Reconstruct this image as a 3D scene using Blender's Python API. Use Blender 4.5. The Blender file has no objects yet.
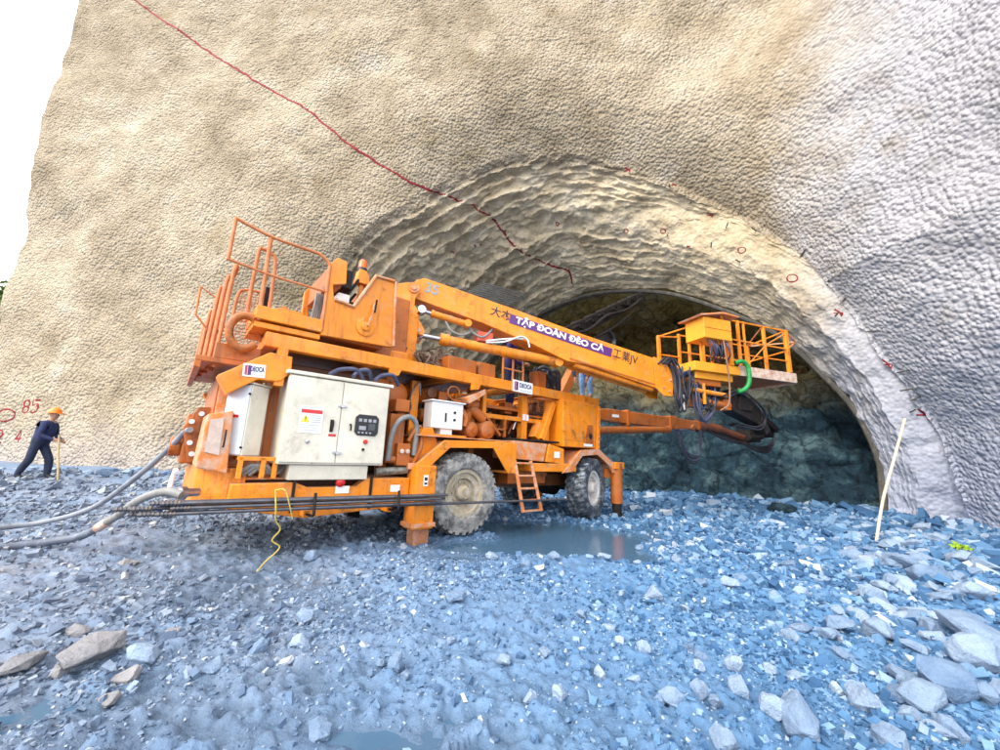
import bpy, bmesh, math, random
import numpy as np
from mathutils import Vector, Matrix
from mathutils.bvhtree import BVHTree

S = bpy.context.scene
COL = S.collection
rad = math.radians

# ------------------------------------------------------------------ camera
cam_d = bpy.data.cameras.new("camera")
cam_d.sensor_width = 36.0
cam_d.lens = 385.0 / 1000.0 * 36.0
cam_d.clip_start = 0.05
cam_d.clip_end = 2000.0
cam = bpy.data.objects.new("camera", cam_d)
COL.objects.link(cam)
TH, RO = rad(11.75), rad(2.3)
F_ = Vector((0, math.cos(TH), math.sin(TH)))
R_ = Vector((1, 0, 0))
U_ = R_.cross(F_)
R2 = R_ * math.cos(RO) + U_ * math.sin(RO)
U2 = U_ * math.cos(RO) - R_ * math.sin(RO)
m4 = Matrix((R2, U2, -F_)).transposed().to_4x4()
m4.translation = Vector((0, 0, 1.25))
cam.matrix_world = m4
S.camera = cam

# ------------------------------------------------------------------ sky, sun, exposure
SUN_EL, SUN_AZ = 38.0, 224.0          # azimuth measured clockwise from +Y: behind the camera, a little to its left
W = bpy.data.worlds.new("World")
S.world = W
W.use_nodes = True
nt = W.node_tree
sky = nt.nodes.new("ShaderNodeTexSky")
sky.sky_type = 'NISHITA'
sky.sun_disc = False
sky.sun_elevation = rad(SUN_EL)
sky.sun_rotation = rad(SUN_AZ)
sky.air_density = 1.0
sky.dust_density = 6.0
sky.ozone_density = 1.0
bg = nt.nodes["Background"]
bg.inputs[1].default_value = 0.15
# a bright veil of thin cloud over the blue
tcw = nt.nodes.new("ShaderNodeTexCoord")
cn = nt.nodes.new("ShaderNodeTexNoise"); cn.inputs["Scale"].default_value = 2.2; cn.inputs["Detail"].default_value = 6
nt.links.new(tcw.outputs["Generated"], cn.inputs["Vector"])
cr = nt.nodes.new("ShaderNodeMapRange"); cr.inputs[1].default_value = 0.25; cr.inputs[2].default_value = 0.6; cr.inputs[3].default_value = 0.45; cr.inputs[4].default_value = 0.95
nt.links.new(cn.outputs[0], cr.inputs[0])
cm = nt.nodes.new("ShaderNodeMix"); cm.data_type = 'RGBA'; cm.inputs[7].default_value = (7.2, 7.35, 7.6, 1)
nt.links.new(cr.outputs[0], cm.inputs[0]); nt.links.new(sky.outputs[0], cm.inputs[6]); nt.links.new(cm.outputs[2], bg.inputs[0])
sd = bpy.data.lights.new("sun", 'SUN')
sd.energy = 0.8
sd.angle = rad(26)
sd.color = (1.0, 0.93, 0.82)
sun = bpy.data.objects.new("sun", sd)
COL.objects.link(sun)
sv = Vector((math.sin(rad(SUN_AZ)) * math.cos(rad(SUN_EL)), math.cos(rad(SUN_AZ)) * math.cos(rad(SUN_EL)), math.sin(rad(SUN_EL))))
sun.rotation_euler = sv.to_track_quat('Z', 'Y').to_euler()
sun.location = (-10, -20, 30)
S.view_settings.view_transform = 'Standard'
S.view_settings.look = 'None'
S.view_settings.exposure = 1.64
S.view_settings.gamma = 1.0
S.view_settings.use_curve_mapping = False
S.cycles.use_denoising = True
S.cycles.max_bounces = 8
S.cycles.diffuse_bounces = 5

# ------------------------------------------------------------------ naming helpers
def tag(o, label=None, cat=None, group=None, kind=None):
    if label: o["label"] = label
    if cat: o["category"] = cat
    if group: o["group"] = group
    if kind: o["kind"] = kind
    return o

def empty(name, loc=(0, 0, 0), rz=0.0):
    o = bpy.data.objects.new(name, None)
    o.empty_display_size = 0.2
    o.location = loc
    o.rotation_euler = (0, 0, rz)
    COL.objects.link(o)
    return o

# ------------------------------------------------------------------ noise
def _h(ix, iy, iz, seed):
    n = (ix.astype(np.int64) * 73856093) ^ (iy.astype(np.int64) * 19349663) ^ (iz.astype(np.int64) * 83492791) ^ (seed * 2654435761)
    n = (n ^ (n >> 13)) * 1274126177
    n = n & 0x7fffffff
    n = (n ^ (n >> 15)) * 668265263
    return ((n & 0xffffff) / float(0xffffff))

def vnoise(p, seed=0):
    f = np.floor(p).astype(np.int64)
    t = p - f
    t = t * t * t * (t * (t * 6 - 15) + 10)
    r = np.zeros(len(p))
    for dx in (0, 1):
        wx = t[:, 0] if dx else 1 - t[:, 0]
        for dy in (0, 1):
            wy = t[:, 1] if dy else 1 - t[:, 1]
            for dz in (0, 1):
                wz = t[:, 2] if dz else 1 - t[:, 2]
                r += wx * wy * wz * _h(f[:, 0] + dx, f[:, 1] + dy, f[:, 2] + dz, seed)
    return r * 2 - 1

def fbm(p, octaves=4, seed=0, gain=0.5):
    r = np.zeros(len(p)); a = 1.0; q = p.copy()
    for i in range(octaves):
        r += a * vnoise(q, seed + i * 17)
        a *= gain; q = q * 2.03 + 11.7
    return r

def worley(p, seed=0):
    """distance to the nearest feature point, and that cell's random value (2-D points in columns 0, 1)"""
    f = np.floor(p[:, :2]).astype(np.int64)
    best = np.full(len(p), 9.0); val = np.zeros(len(p)); z = np.zeros(len(p), np.int64)
    for dx in (-1, 0, 1):
        for dy in (-1, 0, 1):
            cx, cy = f[:, 0] + dx, f[:, 1] + dy
            px = cx + _h(cx, cy, z, seed); py = cy + _h(cx, cy, z + 7, seed)
            d = np.hypot(px - p[:, 0], py - p[:, 1])
            m = d < best
            best[m] = d[m]; val[m] = _h(cx, cy, z + 3, seed)[m]
    return best, val

# ------------------------------------------------------------------ mesh helpers
def mesh_np(name, verts, faces, mat, parent=None, smooth=True):
    me = bpy.data.meshes.new(name)
    verts = np.asarray(verts, np.float32); faces = np.asarray(faces, np.int32)
    k = faces.shape[1]
    me.vertices.add(len(verts)); me.vertices.foreach_set("co", verts.ravel())
    me.loops.add(faces.size); me.loops.foreach_set("vertex_index", faces.ravel())
    me.polygons.add(len(faces))
    me.polygons.foreach_set("loop_start", np.arange(0, faces.size, k, dtype=np.int32))
    me.polygons.foreach_set("use_smooth", np.full(len(faces), smooth))
    me.update(calc_edges=True); me.validate()
    if mat: me.materials.append(mat)
    o = bpy.data.objects.new(name, me)
    COL.objects.link(o)
    if parent: o.parent = parent
    return o

def grid_faces(nu, nv, closed_u=False):
    i = np.arange(nu if closed_u else nu - 1)[:, None]; j = np.arange(nv - 1)[None, :]
    i2 = (i + 1) % nu
    return np.stack([(i * nv + j), (i2 * nv + j), (i2 * nv + j + 1), (i * nv + j + 1)], -1).reshape(-1, 4)

def grid_normals(P):
    du = np.gradient(P, axis=0); dv = np.gradient(P, axis=1)
    n = np.cross(du, dv)
    n /= np.linalg.norm(n, axis=2, keepdims=True) + 1e-9
    return n

# ------------------------------------------------------------------ materials
def new_mat(name):
    m = bpy.data.materials.new(name); m.use_nodes = True
    return m, m.node_tree, m.node_tree.nodes, m.node_tree.links, m.node_tree.nodes["Principled BSDF"]

def ramp(nodes, stops):
    r = nodes.new("ShaderNodeValToRGB")
    e = r.color_ramp.elements
    e[0].position, e[0].color = stops[0][0], (*stops[0][1], 1)
    e[1].position, e[1].color = stops[-1][0], (*stops[-1][1], 1)
    for p, c in stops[1:-1]:
        x = e.new(p); x.color = (*c, 1)
    return r

def noise(nodes, links, vec, scale, detail=4, rough=0.6):
    n = nodes.new("ShaderNodeTexNoise")
    n.inputs["Scale"].default_value = scale; n.inputs["Detail"].default_value = detail; n.inputs["Roughness"].default_value = rough
    links.new(vec, n.inputs["Vector"])
    return n

def mixc(nodes, links, fac, a, b, mode='MIX'):
    m = nodes.new("ShaderNodeMix"); m.data_type = 'RGBA'; m.blend_type = mode
    for sock, v in ((m.inputs[0], fac), (m.inputs[6], a), (m.inputs[7], b)):
        if isinstance(v, (int, float)): sock.default_value = v
        elif isinstance(v, tuple): sock.default_value = (*v, 1)
        else: links.new(v, sock)
    return m.outputs[2]

def mathn(nodes, links, op, a, b=0.0, clamp=False):
    m = nodes.new("ShaderNodeMath"); m.operation = op; m.use_clamp = clamp
    for sock, v in ((m.inputs[0], a), (m.inputs[1], b)):
        if isinstance(v, (int, float)): sock.default_value = v
        else: links.new(v, sock)
    return m.outputs[0]

def maprange(nodes, links, v, a, b, c=0.0, d=1.0):
    m = nodes.new("ShaderNodeMapRange"); m.clamp = True
    links.new(v, m.inputs[0])
    for i, x in enumerate((a, b, c, d)): m.inputs[i + 1].default_value = x
    return m.outputs[0]

def bump(nodes, links, height, dist, strength, bsdf, prev=None):
    b = nodes.new("ShaderNodeBump"); b.inputs["Distance"].default_value = dist; b.inputs["Strength"].default_value = strength
    links.new(height, b.inputs["Height"])
    if prev: links.new(prev, b.inputs["Normal"])
    links.new(b.outputs[0], bsdf.inputs["Normal"])
    return b.outputs[0]

def simple(name, col, rough=0.5, metal=0.0, var=0.25, scale=6.0, bumpd=0.0, bscale=40.0, dirt=None, dirt_lo=0.52, dirt_hi=0.7, spec=0.5):
    m, t, n, l, b = new_mat(name)
    tc = n.new("ShaderNodeTexCoord")
    nz = noise(n, l, tc.outputs["Object"], scale, 6, 0.65)
    dark = tuple(c * (1 - var) for c in col); lite = tuple(min(1, c * (1 + var)) for c in col)
    r = ramp(n, [(0.3, dark), (0.7, lite)]); l.new(nz.outputs[0], r.inputs[0])
    c = r.outputs[0]
    if dirt:
        n2 = noise(n, l, tc.outputs["Object"], scale * 1.7, 8, 0.7)
        c = mixc(n, l, maprange(n, l, n2.outputs[0], dirt_lo, dirt_hi, 0, 0.85), c, dirt)
    l.new(c, b.inputs["Base Color"])
    b.inputs["Roughness"].default_value = rough; b.inputs["Metallic"].default_value = metal
    b.inputs["Specular IOR Level"].default_value = spec
    if bumpd:
        n3 = noise(n, l, tc.outputs["Object"], bscale, 4, 0.6)
        bump(n, l, n3.outputs[0], bumpd, 1.0, b)
    return m

def shotcrete_mat():
    m, t, n, l, b = new_mat("shotcrete")
    g = n.new("ShaderNodeNewGeometry"); pos = g.outputs["Position"]
    big = noise(n, l, pos, 0.22, 4, 0.6); mid = noise(n, l, pos, 0.9, 5, 0.62); fine = noise(n, l, pos, 9.0, 4, 0.6)
    tan = ramp(n, [(0.28, (0.205, 0.160, 0.100)), (0.5, (0.40, 0.33, 0.235)), (0.72, (0.56, 0.485, 0.375))])
    mx = mathn(n, l, 'ADD', mathn(n, l, 'MULTIPLY', big.outputs[0], 0.55), mathn(n, l, 'MULTIPLY', mid.outputs[0], 0.45))
    l.new(mx, tan.inputs[0])
    # greyer concrete at the right-hand abutment and along the foot
    sep = n.new("ShaderNodeSeparateXYZ"); l.new(pos, sep.inputs[0])
    fa = n.new("ShaderNodeAttribute"); fa.attribute_name = "grey_tone"
    sx = mathn(n, l, 'ADD', fa.outputs["Fac"], mathn(n, l, 'MULTIPLY', mathn(n, l, 'SUBTRACT', mid.outputs[0], 0.5), 0.9))
    fr = maprange(n, l, sx, 0.1, 0.9)
    grey = ramp(n, [(0.3, (0.36, 0.355, 0.375)), (0.7, (0.60, 0.59, 0.615))]); l.new(mx, grey.inputs[0])
    c = mixc(n, l, fr, tan.outputs[0], grey.outputs[0])
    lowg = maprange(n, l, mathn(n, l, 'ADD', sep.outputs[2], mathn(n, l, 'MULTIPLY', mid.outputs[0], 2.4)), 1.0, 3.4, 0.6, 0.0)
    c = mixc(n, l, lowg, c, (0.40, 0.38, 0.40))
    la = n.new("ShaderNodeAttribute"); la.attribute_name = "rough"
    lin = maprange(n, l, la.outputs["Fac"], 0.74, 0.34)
    pal = ramp(n, [(0.3, (0.46, 0.365, 0.235)), (0.5, (0.62, 0.52, 0.36)), (0.7, (0.74, 0.65, 0.49))]); l.new(mid.outputs[0], pal.inputs[0])  # lining lightened in its colour to offset the shade inside
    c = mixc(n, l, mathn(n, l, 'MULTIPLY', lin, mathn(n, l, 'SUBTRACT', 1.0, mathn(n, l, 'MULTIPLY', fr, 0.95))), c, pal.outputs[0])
    c = mixc(n, l, mathn(n, l, 'MULTIPLY', fr, maprange(n, l, mathn(n, l, 'ADD', sep.outputs[2], mathn(n, l, 'MULTIPLY', mid.outputs[0], 3.0)), 2.0, 7.5, 0.75, 0.0)), c, (0.40, 0.455, 0.60))  # blue of the shaded right-hand foot put into the colour
    # pale splashes
    sp = noise(n, l, pos, 2.3, 8, 0.75)
    c = mixc(n, l, maprange(n, l, sp.outputs[0], 0.64, 0.74, 0, 0.6), c, (0.62, 0.60, 0.55))
    st = noise(n, l, pos, 0.55, 7, 0.7)
    c = mixc(n, l, maprange(n, l, st.outputs[0], 0.56, 0.72, 0, 0.5), c, (0.22, 0.16, 0.07))
    c = mixc(n, l, 0.35, c, mixc(n, l, maprange(n, l, fine.outputs[0], 0.35, 0.65), (0.45, 0.45, 0.45), (1, 1, 1)), 'MULTIPLY')
    l.new(c, b.inputs["Base Color"]); b.inputs["Roughness"].default_value = 0.95; b.inputs["Specular IOR Level"].default_value = 0.2
    # sprayed crust: round lumps 5-12 cm across; smoother inside the lining
    wv = n.new("ShaderNodeTexVoronoi"); wv.feature = 'SMOOTH_F1'; wv.inputs["Scale"].default_value = 9.5; wv.inputs["Smoothness"].default_value = 0.35
    l.new(pos, wv.inputs["Vector"])
    n2 = noise(n, l, pos, 15.0, 4, 0.6)
    hgt = mathn(n, l, 'SUBTRACT', mathn(n, l, 'MULTIPLY', n2.outputs[0], 0.45), mathn(n, l, 'MULTIPLY', wv.outputs[0], 1.3))
    at = n.new("ShaderNodeAttribute"); at.attribute_name = "rough"
    hgt = mathn(n, l, 'MULTIPLY', hgt, at.outputs["Fac"])
    bump(n, l, hgt, 0.08, 1.0, b)
    return m

def rock_mat(name, stops, rough=0.9, scale=1.0, bd=0.05, zsplit=None, spec=0.3, wet=False):
    m, t, n, l, b = new_mat(name)
    g = n.new("ShaderNodeNewGeometry"); pos = g.outputs["Position"]
    a = noise(n, l, pos, 0.8 * scale, 8, 0.68)
    r = ramp(n, stops); l.new(a.outputs[0], r.inputs[0]); c = r.outputs[0]
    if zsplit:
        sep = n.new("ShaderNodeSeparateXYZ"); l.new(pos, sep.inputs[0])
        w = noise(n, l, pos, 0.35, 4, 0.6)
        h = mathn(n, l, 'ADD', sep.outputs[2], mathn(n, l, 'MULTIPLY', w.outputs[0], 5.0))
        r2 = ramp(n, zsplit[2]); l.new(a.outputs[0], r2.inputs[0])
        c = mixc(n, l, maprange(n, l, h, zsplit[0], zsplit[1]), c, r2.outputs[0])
    v = n.new("ShaderNodeTexVoronoi"); v.feature = 'DISTANCE_TO_EDGE'; v.inputs["Scale"].default_value = 1.1 * scale
    wp = n.new("ShaderNodeVectorMath"); wp.operation = 'MULTIPLY_ADD'; wp.inputs[1].default_value = (0.9, 0.9, 0.9)
    l.new(a.outputs[1], wp.inputs[0]); l.new(pos, wp.inputs[2]); l.new(wp.outputs[0], v.inputs["Vector"])
    c = mixc(n, l, maprange(n, l, v.outputs[0], 0.0, 0.05, 0.55, 0.0), c, tuple(x * 0.35 for x in stops[0][1]))
    l.new(c, b.inputs["Base Color"]); b.inputs["Roughness"].default_value = rough; b.inputs["Specular IOR Level"].default_value = spec
    n2 = noise(n, l, pos, 5.0 * scale, 8, 0.7)
    hh = mathn(n, l, 'ADD', n2.outputs[0], mathn(n, l, 'MULTIPLY', maprange(n, l, v.outputs[0], 0.0, 0.12), 0.5))
    bump(n, l, hh, bd, 1.0, b)
    return m

def ground_mat():
    m, t, n, l, b = new_mat("crushed_rock_ground")
    g = n.new("ShaderNodeNewGeometry"); pos = g.outputs["Position"]
    a = noise(n, l, pos, 0.7, 6, 0.62); f = noise(n, l, pos, 14.0, 6, 0.7)
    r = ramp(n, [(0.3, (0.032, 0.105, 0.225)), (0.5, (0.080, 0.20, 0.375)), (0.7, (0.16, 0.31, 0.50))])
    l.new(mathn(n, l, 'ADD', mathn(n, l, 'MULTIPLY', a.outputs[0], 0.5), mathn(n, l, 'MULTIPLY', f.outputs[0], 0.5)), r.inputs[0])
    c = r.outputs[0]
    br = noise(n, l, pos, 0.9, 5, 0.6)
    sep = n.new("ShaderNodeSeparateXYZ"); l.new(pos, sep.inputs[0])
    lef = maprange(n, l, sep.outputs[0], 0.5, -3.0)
    c = mixc(n, l, mathn(n, l, 'MULTIPLY', maprange(n, l, br.outputs[0], 0.2, 0.6, 0.2, 0.8), maprange(n, l, sep.outputs[0], 2.0, -3.0)), c, (0.235, 0.255, 0.31))  # left greyer, right bluer: the right-hand shade is put into the colour
    c = mixc(n, l, mathn(n, l, 'MULTIPLY', maprange(n, l, br.outputs[0], 0.56, 0.70, 0, 0.55), lef), c, (0.20, 0.165, 0.145))
    c = mixc(n, l, maprange(n, l, sep.outputs[2], -0.045, 0.012, 0.6, 0.0), c, (0.035, 0.065, 0.105))
    l.new(c, b.inputs["Base Color"])
    w = maprange(n, l, sep.outputs[2], -0.05, 0.03, 0.2, 0.72)
    l.new(w, b.inputs["Roughness"]); b.inputs["Specular IOR Level"].default_value = 0.4
    n2 = noise(n, l, pos, 34.0, 6, 0.7)
    bump(n, l, n2.outputs[0], 0.02, 1.0, b)
    return m

def stone_mat(name, a, bcol, bd=0.02):
    m, t, n, l, b = new_mat(name)
    g = n.new("ShaderNodeNewGeometry"); oi = n.new("ShaderNodeObjectInfo"); tc = n.new("ShaderNodeTexCoord")
    r = ramp(n, [(0.0, a), (1.0, bcol)])
    nz = noise(n, l, g.outputs["Position"], 5.0, 7, 0.68)
    v = mathn(n, l, 'ADD', mathn(n, l, 'MULTIPLY', oi.outputs["Random"], 0.55), mathn(n, l, 'MULTIPLY', mathn(n, l, 'SUBTRACT', nz.outputs[0], 0.28), 1.0), True)
    l.new(v, r.inputs[0]); l.new(r.outputs[0], b.inputs["Base Color"])
    b.inputs["Roughness"].default_value = 0.9; b.inputs["Specular IOR Level"].default_value = 0.3
    n2 = noise(n, l, g.outputs["Position"], 26.0, 6, 0.7)
    bump(n, l, n2.outputs[0], bd, 1.0, b)
    return m

def gravel_mat():
    m, t, n, l, b = new_mat("gravel_chips")
    g = n.new("ShaderNodeNewGeometry")
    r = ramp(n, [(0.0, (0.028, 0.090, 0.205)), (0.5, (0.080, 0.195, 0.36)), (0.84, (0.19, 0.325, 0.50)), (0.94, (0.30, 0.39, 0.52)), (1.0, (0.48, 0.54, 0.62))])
    l.new(g.outputs["Random Per Island"], r.inputs[0])
    nz = noise(n, l, g.outputs["Position"], 30.0, 4, 0.6)
    sep = n.new("ShaderNodeSeparateXYZ"); l.new(g.outputs["Position"], sep.inputs[0])
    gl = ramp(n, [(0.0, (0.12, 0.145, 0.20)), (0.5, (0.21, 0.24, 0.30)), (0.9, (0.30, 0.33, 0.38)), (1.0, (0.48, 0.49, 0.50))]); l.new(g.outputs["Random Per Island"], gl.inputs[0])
    cc = mixc(n, l, maprange(n, l, sep.outputs[0], 1.0, -3.0, 0.0, 0.85), r.outputs[0], gl.outputs[0])  # chips bluer on the right, carrying the same painted shade
    c = mixc(n, l, 0.4, cc, mixc(n, l, nz.outputs[0], (0.3, 0.3, 0.3), (1, 1, 1)), 'MULTIPLY')
    l.new(c, b.inputs["Base Color"]); b.inputs["Roughness"].default_value = 0.88; b.inputs["Specular IOR Level"].default_value = 0.35
    bump(n, l, nz.outputs[0], 0.01, 1.0, b)
    return m

M = {}
M["shotcrete"] = shotcrete_mat()
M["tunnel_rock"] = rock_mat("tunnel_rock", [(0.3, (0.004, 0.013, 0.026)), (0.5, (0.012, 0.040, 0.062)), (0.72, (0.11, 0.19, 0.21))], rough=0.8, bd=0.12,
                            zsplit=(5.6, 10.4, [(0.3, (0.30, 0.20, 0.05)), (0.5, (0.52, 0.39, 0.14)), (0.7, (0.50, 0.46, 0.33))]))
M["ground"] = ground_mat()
M["stone"] = stone_mat("pale_stone", (0.10, 0.18, 0.31), (0.40, 0.50, 0.64), 0.035)
M["brown_stone"] = stone_mat("brown_stone", (0.17, 0.175, 0.20), (0.42, 0.41, 0.42), 0.035)
M["gravel"] = gravel_mat()
M["hill"] = rock_mat("hill_earth", [(0.3, (0.07, 0.09, 0.03)), (0.5, (0.11, 0.12, 0.05)), (0.7, (0.2, 0.17, 0.1))], scale=0.3)

# ------------------------------------------------------------------ portal wall
def smooth_curve(pts, n):
    """n points evenly spaced along a Catmull-Rom curve through pts"""
    p = np.array(pts, float)
    q = np.vstack([2 * p[0] - p[1], p, 2 * p[-1] - p[-2]])
    out = []
    for i in range(len(p) - 1):
        a, b, c, d = q[i], q[i + 1], q[i + 2], q[i + 3]
        for t in np.linspace(0, 1, 24, endpoint=False):
            out.append(0.5 * ((2 * b) + (-a + c) * t + (2 * a - 5 * b + 4 * c - d) * t * t + (-a + 3 * b - 3 * c + d) * t ** 3))
    out.append(p[-1]); out = np.array(out)
    s = np.r_[0, np.cumsum(np.linalg.norm(np.diff(out, axis=0), axis=1))]
    u = np.linspace(0, s[-1], n)
    return np.stack([np.interp(u, s, out[:, k]) for k in range(out.shape[1])], 1)

# plan of the portal face: a long face, a rounded corner, then a wing running back towards the yard
PL_A, PL_K, PL_B = np.array([-21.5, 15.83]), np.array([13.0, 10.65]), np.array([8.2, 1.3])
LEN_A = np.linalg.norm(PL_K - PL_A); LEN_B = np.linalg.norm(PL_B - PL_K)
DA, DB = (PL_K - PL_A) / LEN_A, (PL_B - PL_K) / LEN_B
W_LEFT, W_RIGHT = -LEN_A, LEN_B

def face_point(w, z):
    """w: metres along the plan from the corner (negative: along the face), z: height"""
    w = np.asarray(w, float); z = np.asarray(z, float)
    rr = np.clip(3.6 + 0.95 * z, 3.2, 10.0)
    a = PL_K[None] + np.where(w[:, None] < 0, w[:, None] * DA[None], w[:, None] * DB[None])
    t = np.clip((w + rr) / (2 * rr), 0, 1)[:, None]
    P0 = PL_K[None] - rr[:, None] * DA[None]; P2 = PL_K[None] + rr[:, None] * DB[None]
    bz = (1 - t) ** 2 * P0 + 2 * t * (1 - t) * PL_K[None] + t * t * P2
    xy = np.where((np.abs(w) < rr)[:, None], bz, a)
    return np.column_stack([xy, z])

# outer lip of the arch, in (w, z) on the face, from the right-hand foot over the crown to the left-hand foot
LIP = [(0.3, -0.6), (0.4, 0.85), (0.33, 2.0), (-0.15, 3.2), (-0.85, 4.65), (-2.0, 6.95), (-4.35, 9.55), (-7.2, 11.4), (-9.3, 12.5), (-11.25, 13.2),
       (-12.7, 13.45), (-14.3, 13.35), (-16.0, 12.85), (-17.7, 11.95), (-19.2, 11.0), (-20.5, 9.75), (-21.6, 8.2), (-22.6, 5.8), (-23.2, 3.3), (-23.5, -0.6)]
NF = 640
lip_wz = smooth_curve(LIP, NF)
lip3 = face_point(lip_wz[:, 0], lip_wz[:, 1])
TAZ = rad(44.0)
TA = np.array([math.sin(TAZ), math.cos(TAZ), 0]); TR = np.array([TA[1], -TA[0], 0])   # along the tunnel, and to its right
FOOT = np.array([11.45, 11.75, 0])                                                       # right-hand foot of the lining's far end
RING = [(0.0, -0.6), (0.1, 0.8), (0.1, 1.7), (-0.25, 3.1), (-0.9, 4.3), (-1.6, 5.4), (-2.5, 6.4), (-4.4, 7.8), (-6, 8.7), (-8, 9.35), (-10, 9.65), (-12.3, 9.45),
        (-14.1, 8.9), (-15.8, 8.0), (-17.3, 6.7), (-18.4, 5.2), (-19.1, 3.4), (-19.4, 1.5), (-19.5, -0.6)]
ring_tz = smooth_curve(RING, NF)
def ring3(tz, s=0.0, grow=0.0):
    t, z = tz[:, 0], tz[:, 1]
    c = np.array([-9.8, 1.5]); d = np.column_stack([t, z]) - c
    k = 1 + grow / (np.linalg.norm(d, axis=1) + 1e-6)
    q = c + d * k[:, None]
    return FOOT[None] + q[:, :1] * TR[None] + TA[None] * s + np.column_stack([np.zeros(len(q)), np.zeros(len(q)), q[:, 1]])
end3 = ring3(ring_tz)

# face grid: from the lip outwards to the border of the wall
NR = 300
C0 = np.array([-11.8, -0.6])
TOP = 25.0
dirs = lip_wz - C0; dirs /= np.linalg.norm(dirs, axis=1)[:, None]
ang = np.linspace(0, math.pi, NF)
u_lip = np.arctan2(np.maximum(dirs[:, 1], 0), dirs[:, 0])
du = np.column_stack([np.cos(u_lip), np.sin(u_lip)])
tR = np.where(du[:, 0] > 1e-6, (W_RIGHT - C0[0]) / np.maximum(du[:, 0], 1e-6), 1e9)
tL = np.where(du[:, 0] < -1e-6, (W_LEFT - C0[0]) / np.minimum(du[:, 0], -1e-6), 1e9)
tT = np.where(du[:, 1] > 1e-6, (TOP + 0.6) / np.maximum(du[:, 1], 1e-6), 1e9)
outer = C0 + du * np.minimum(np.minimum(tR, tL), tT)[:, None]
kk = np.linspace(0, 1, NR) ** 1.1
WZ = lip_wz[:, None, :] * (1 - kk[None, :, None]) + outer[:, None, :] * kk[None, :, None]
FP = face_point(WZ[..., 0].ravel(), WZ[..., 1].ravel()).reshape(NF, NR, 3)
FN = grid_normals(FP)
if (FN[..., 1].mean() > 0): FN = -FN
flat = FP.reshape(-1, 3)
d = 0.30 * fbm(flat * 0.30, 2, 5, 0.4) + 0.05 * fbm(flat * 1.1, 2, 9) + 0.018 * fbm(flat * 3.0, 2, 21)
wl, wv_ = worley(np.column_stack([WZ[..., 0].ravel() * 7.0 + .25 * vnoise(flat * 2, 6), WZ[..., 1].ravel() * 7.0 + .25 * vnoise(flat * 2, 7)]), 4)
d += 0.036 * np.sqrt(np.clip(1 - (wl / 0.75) ** 2, 0, 1)) * (0.4 + 0.6 * wv_)
# ragged left border
edge = np.clip((WZ[..., 0].ravel() - W_LEFT) / 0.8, 0, 1)
d -= (1 - edge) ** 2 * 0.3
FP = FP + FN * d.reshape(NF, NR)[..., None]
dl = kk[None, :] * np.linalg.norm(outer - lip_wz, axis=1)[:, None]
rw = np.interp(np.linspace(0, 1, NF), [0, .15, .35, .6, 1], [1.2, 2.6, 3.8, 3.6, 2.6])[:, None]
FP = FP + TA[None, None] * (0.45 * rw * np.clip(1 - dl / rw, 0, 1) ** 2)[..., None]
ragged = 0.35 * fbm(np.column_stack([flat[:, 2] * 0.7, flat[:, 2] * 0 + 3, flat[:, 2] * 0]), 4, 3)
FP[..., 0] -= 0.092 * np.clip(WZ[..., 1] - 4, 0, None) * np.clip(1 - (WZ[..., 0] - W_LEFT) / 9, 0, 1)
FP[..., 0] += (ragged * (1 - edge) * 0.22).reshape(NF, NR)

# lining: from the lip inwards, with the stepped canopy segments of an umbrella arch
NK = 230
k = np.linspace(0, 1, NK)
LN = lip3[:, None, :] * (1 - k[None, :, None]) + end3[:, None, :] * k[None, :, None]
axis_c = np.array([0.5 * (lip3[:, 0].min() + lip3[:, 0].max()), 0, 0])
LNn = grid_normals(LN)
ctr = (0.5 * (LN[0] + LN[-1]) + np.array([0, 0, 3.0]))[None]
inw = np.sign(np.sum(LNn * (ctr - LN), axis=2))[..., None]
LNn = LNn * inw                                                # pointing to the inside of the tunnel
steps = [0.0, 0.06, 0.13, 0.20, 0.28, 0.36, 0.56, 0.64, 0.71, 0.79, 0.86, 0.94, 1.001]
amps = [0.04, 0.16, 0.22, 0.26, 0.22, 0.10, 0.28, 0.20, 0.24, 0.16, 0.20, 0.12]
phi = np.linspace(0, 1, NF)[:, None]
lf = LN.reshape(-1, 3)
wob = (0.042 * fbm(lf * 0.40, 3, 31) + 0.016 * fbm(lf * 2.0, 3, 33)).reshape(NF, NK)
kw = np.clip(k[None, :] + wob * np.sin(np.pi * k)[None, :], 0, 1)
saw = np.zeros((NF, NK))
for s0, s1, am in zip(steps[:-1], steps[1:], amps):
    inside = (kw >= s0) & (kw < s1)
    x = (kw - s0) / (s1 - s0)
    prof = np.where(x < 0.10, x / 0.10, (1 - (x - 0.10) / 0.90) ** 1.3)     # a quick step in, then it widens slowly again
    saw = np.where(inside, am * prof, saw)
side = np.clip((phi - 0.33) / 0.25, 0, 1); side = side * side * (3 - 2 * side)
mod = 0.10 + 0.90 * side * np.clip(1 + 0.6 * fbm(np.column_stack([phi[:, 0] * 14, phi[:, 0] * 0, phi[:, 0] * 0]), 2, 36)[:, None], 0.2, 1.6)
rough_l = 0.13 * fbm(lf * 0.7, 4, 41) + 0.05 * fbm(lf * 3.2, 3, 47)
ridge = np.abs(fbm(lf * np.array([1.3, 1.3, 2.2]), 3, 52))
rough_l = rough_l.reshape(NF, NK) + (0.15 + 0.85 * side) * 0.20 * (0.4 - ridge.reshape(NF, NK))
fade = np.clip(k / 0.05, 0, 1)[None, :]
bulge = (1 - side) * 0.45 * np.sin(np.pi * np.clip((k - 0.05) / 0.5, 0, 1))[None, :] * -1.0
LN = LN + LNn * ((saw * mod + rough_l + bulge) * fade)[..., None]
LN[:, 0] = FP[:, 0]
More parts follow.
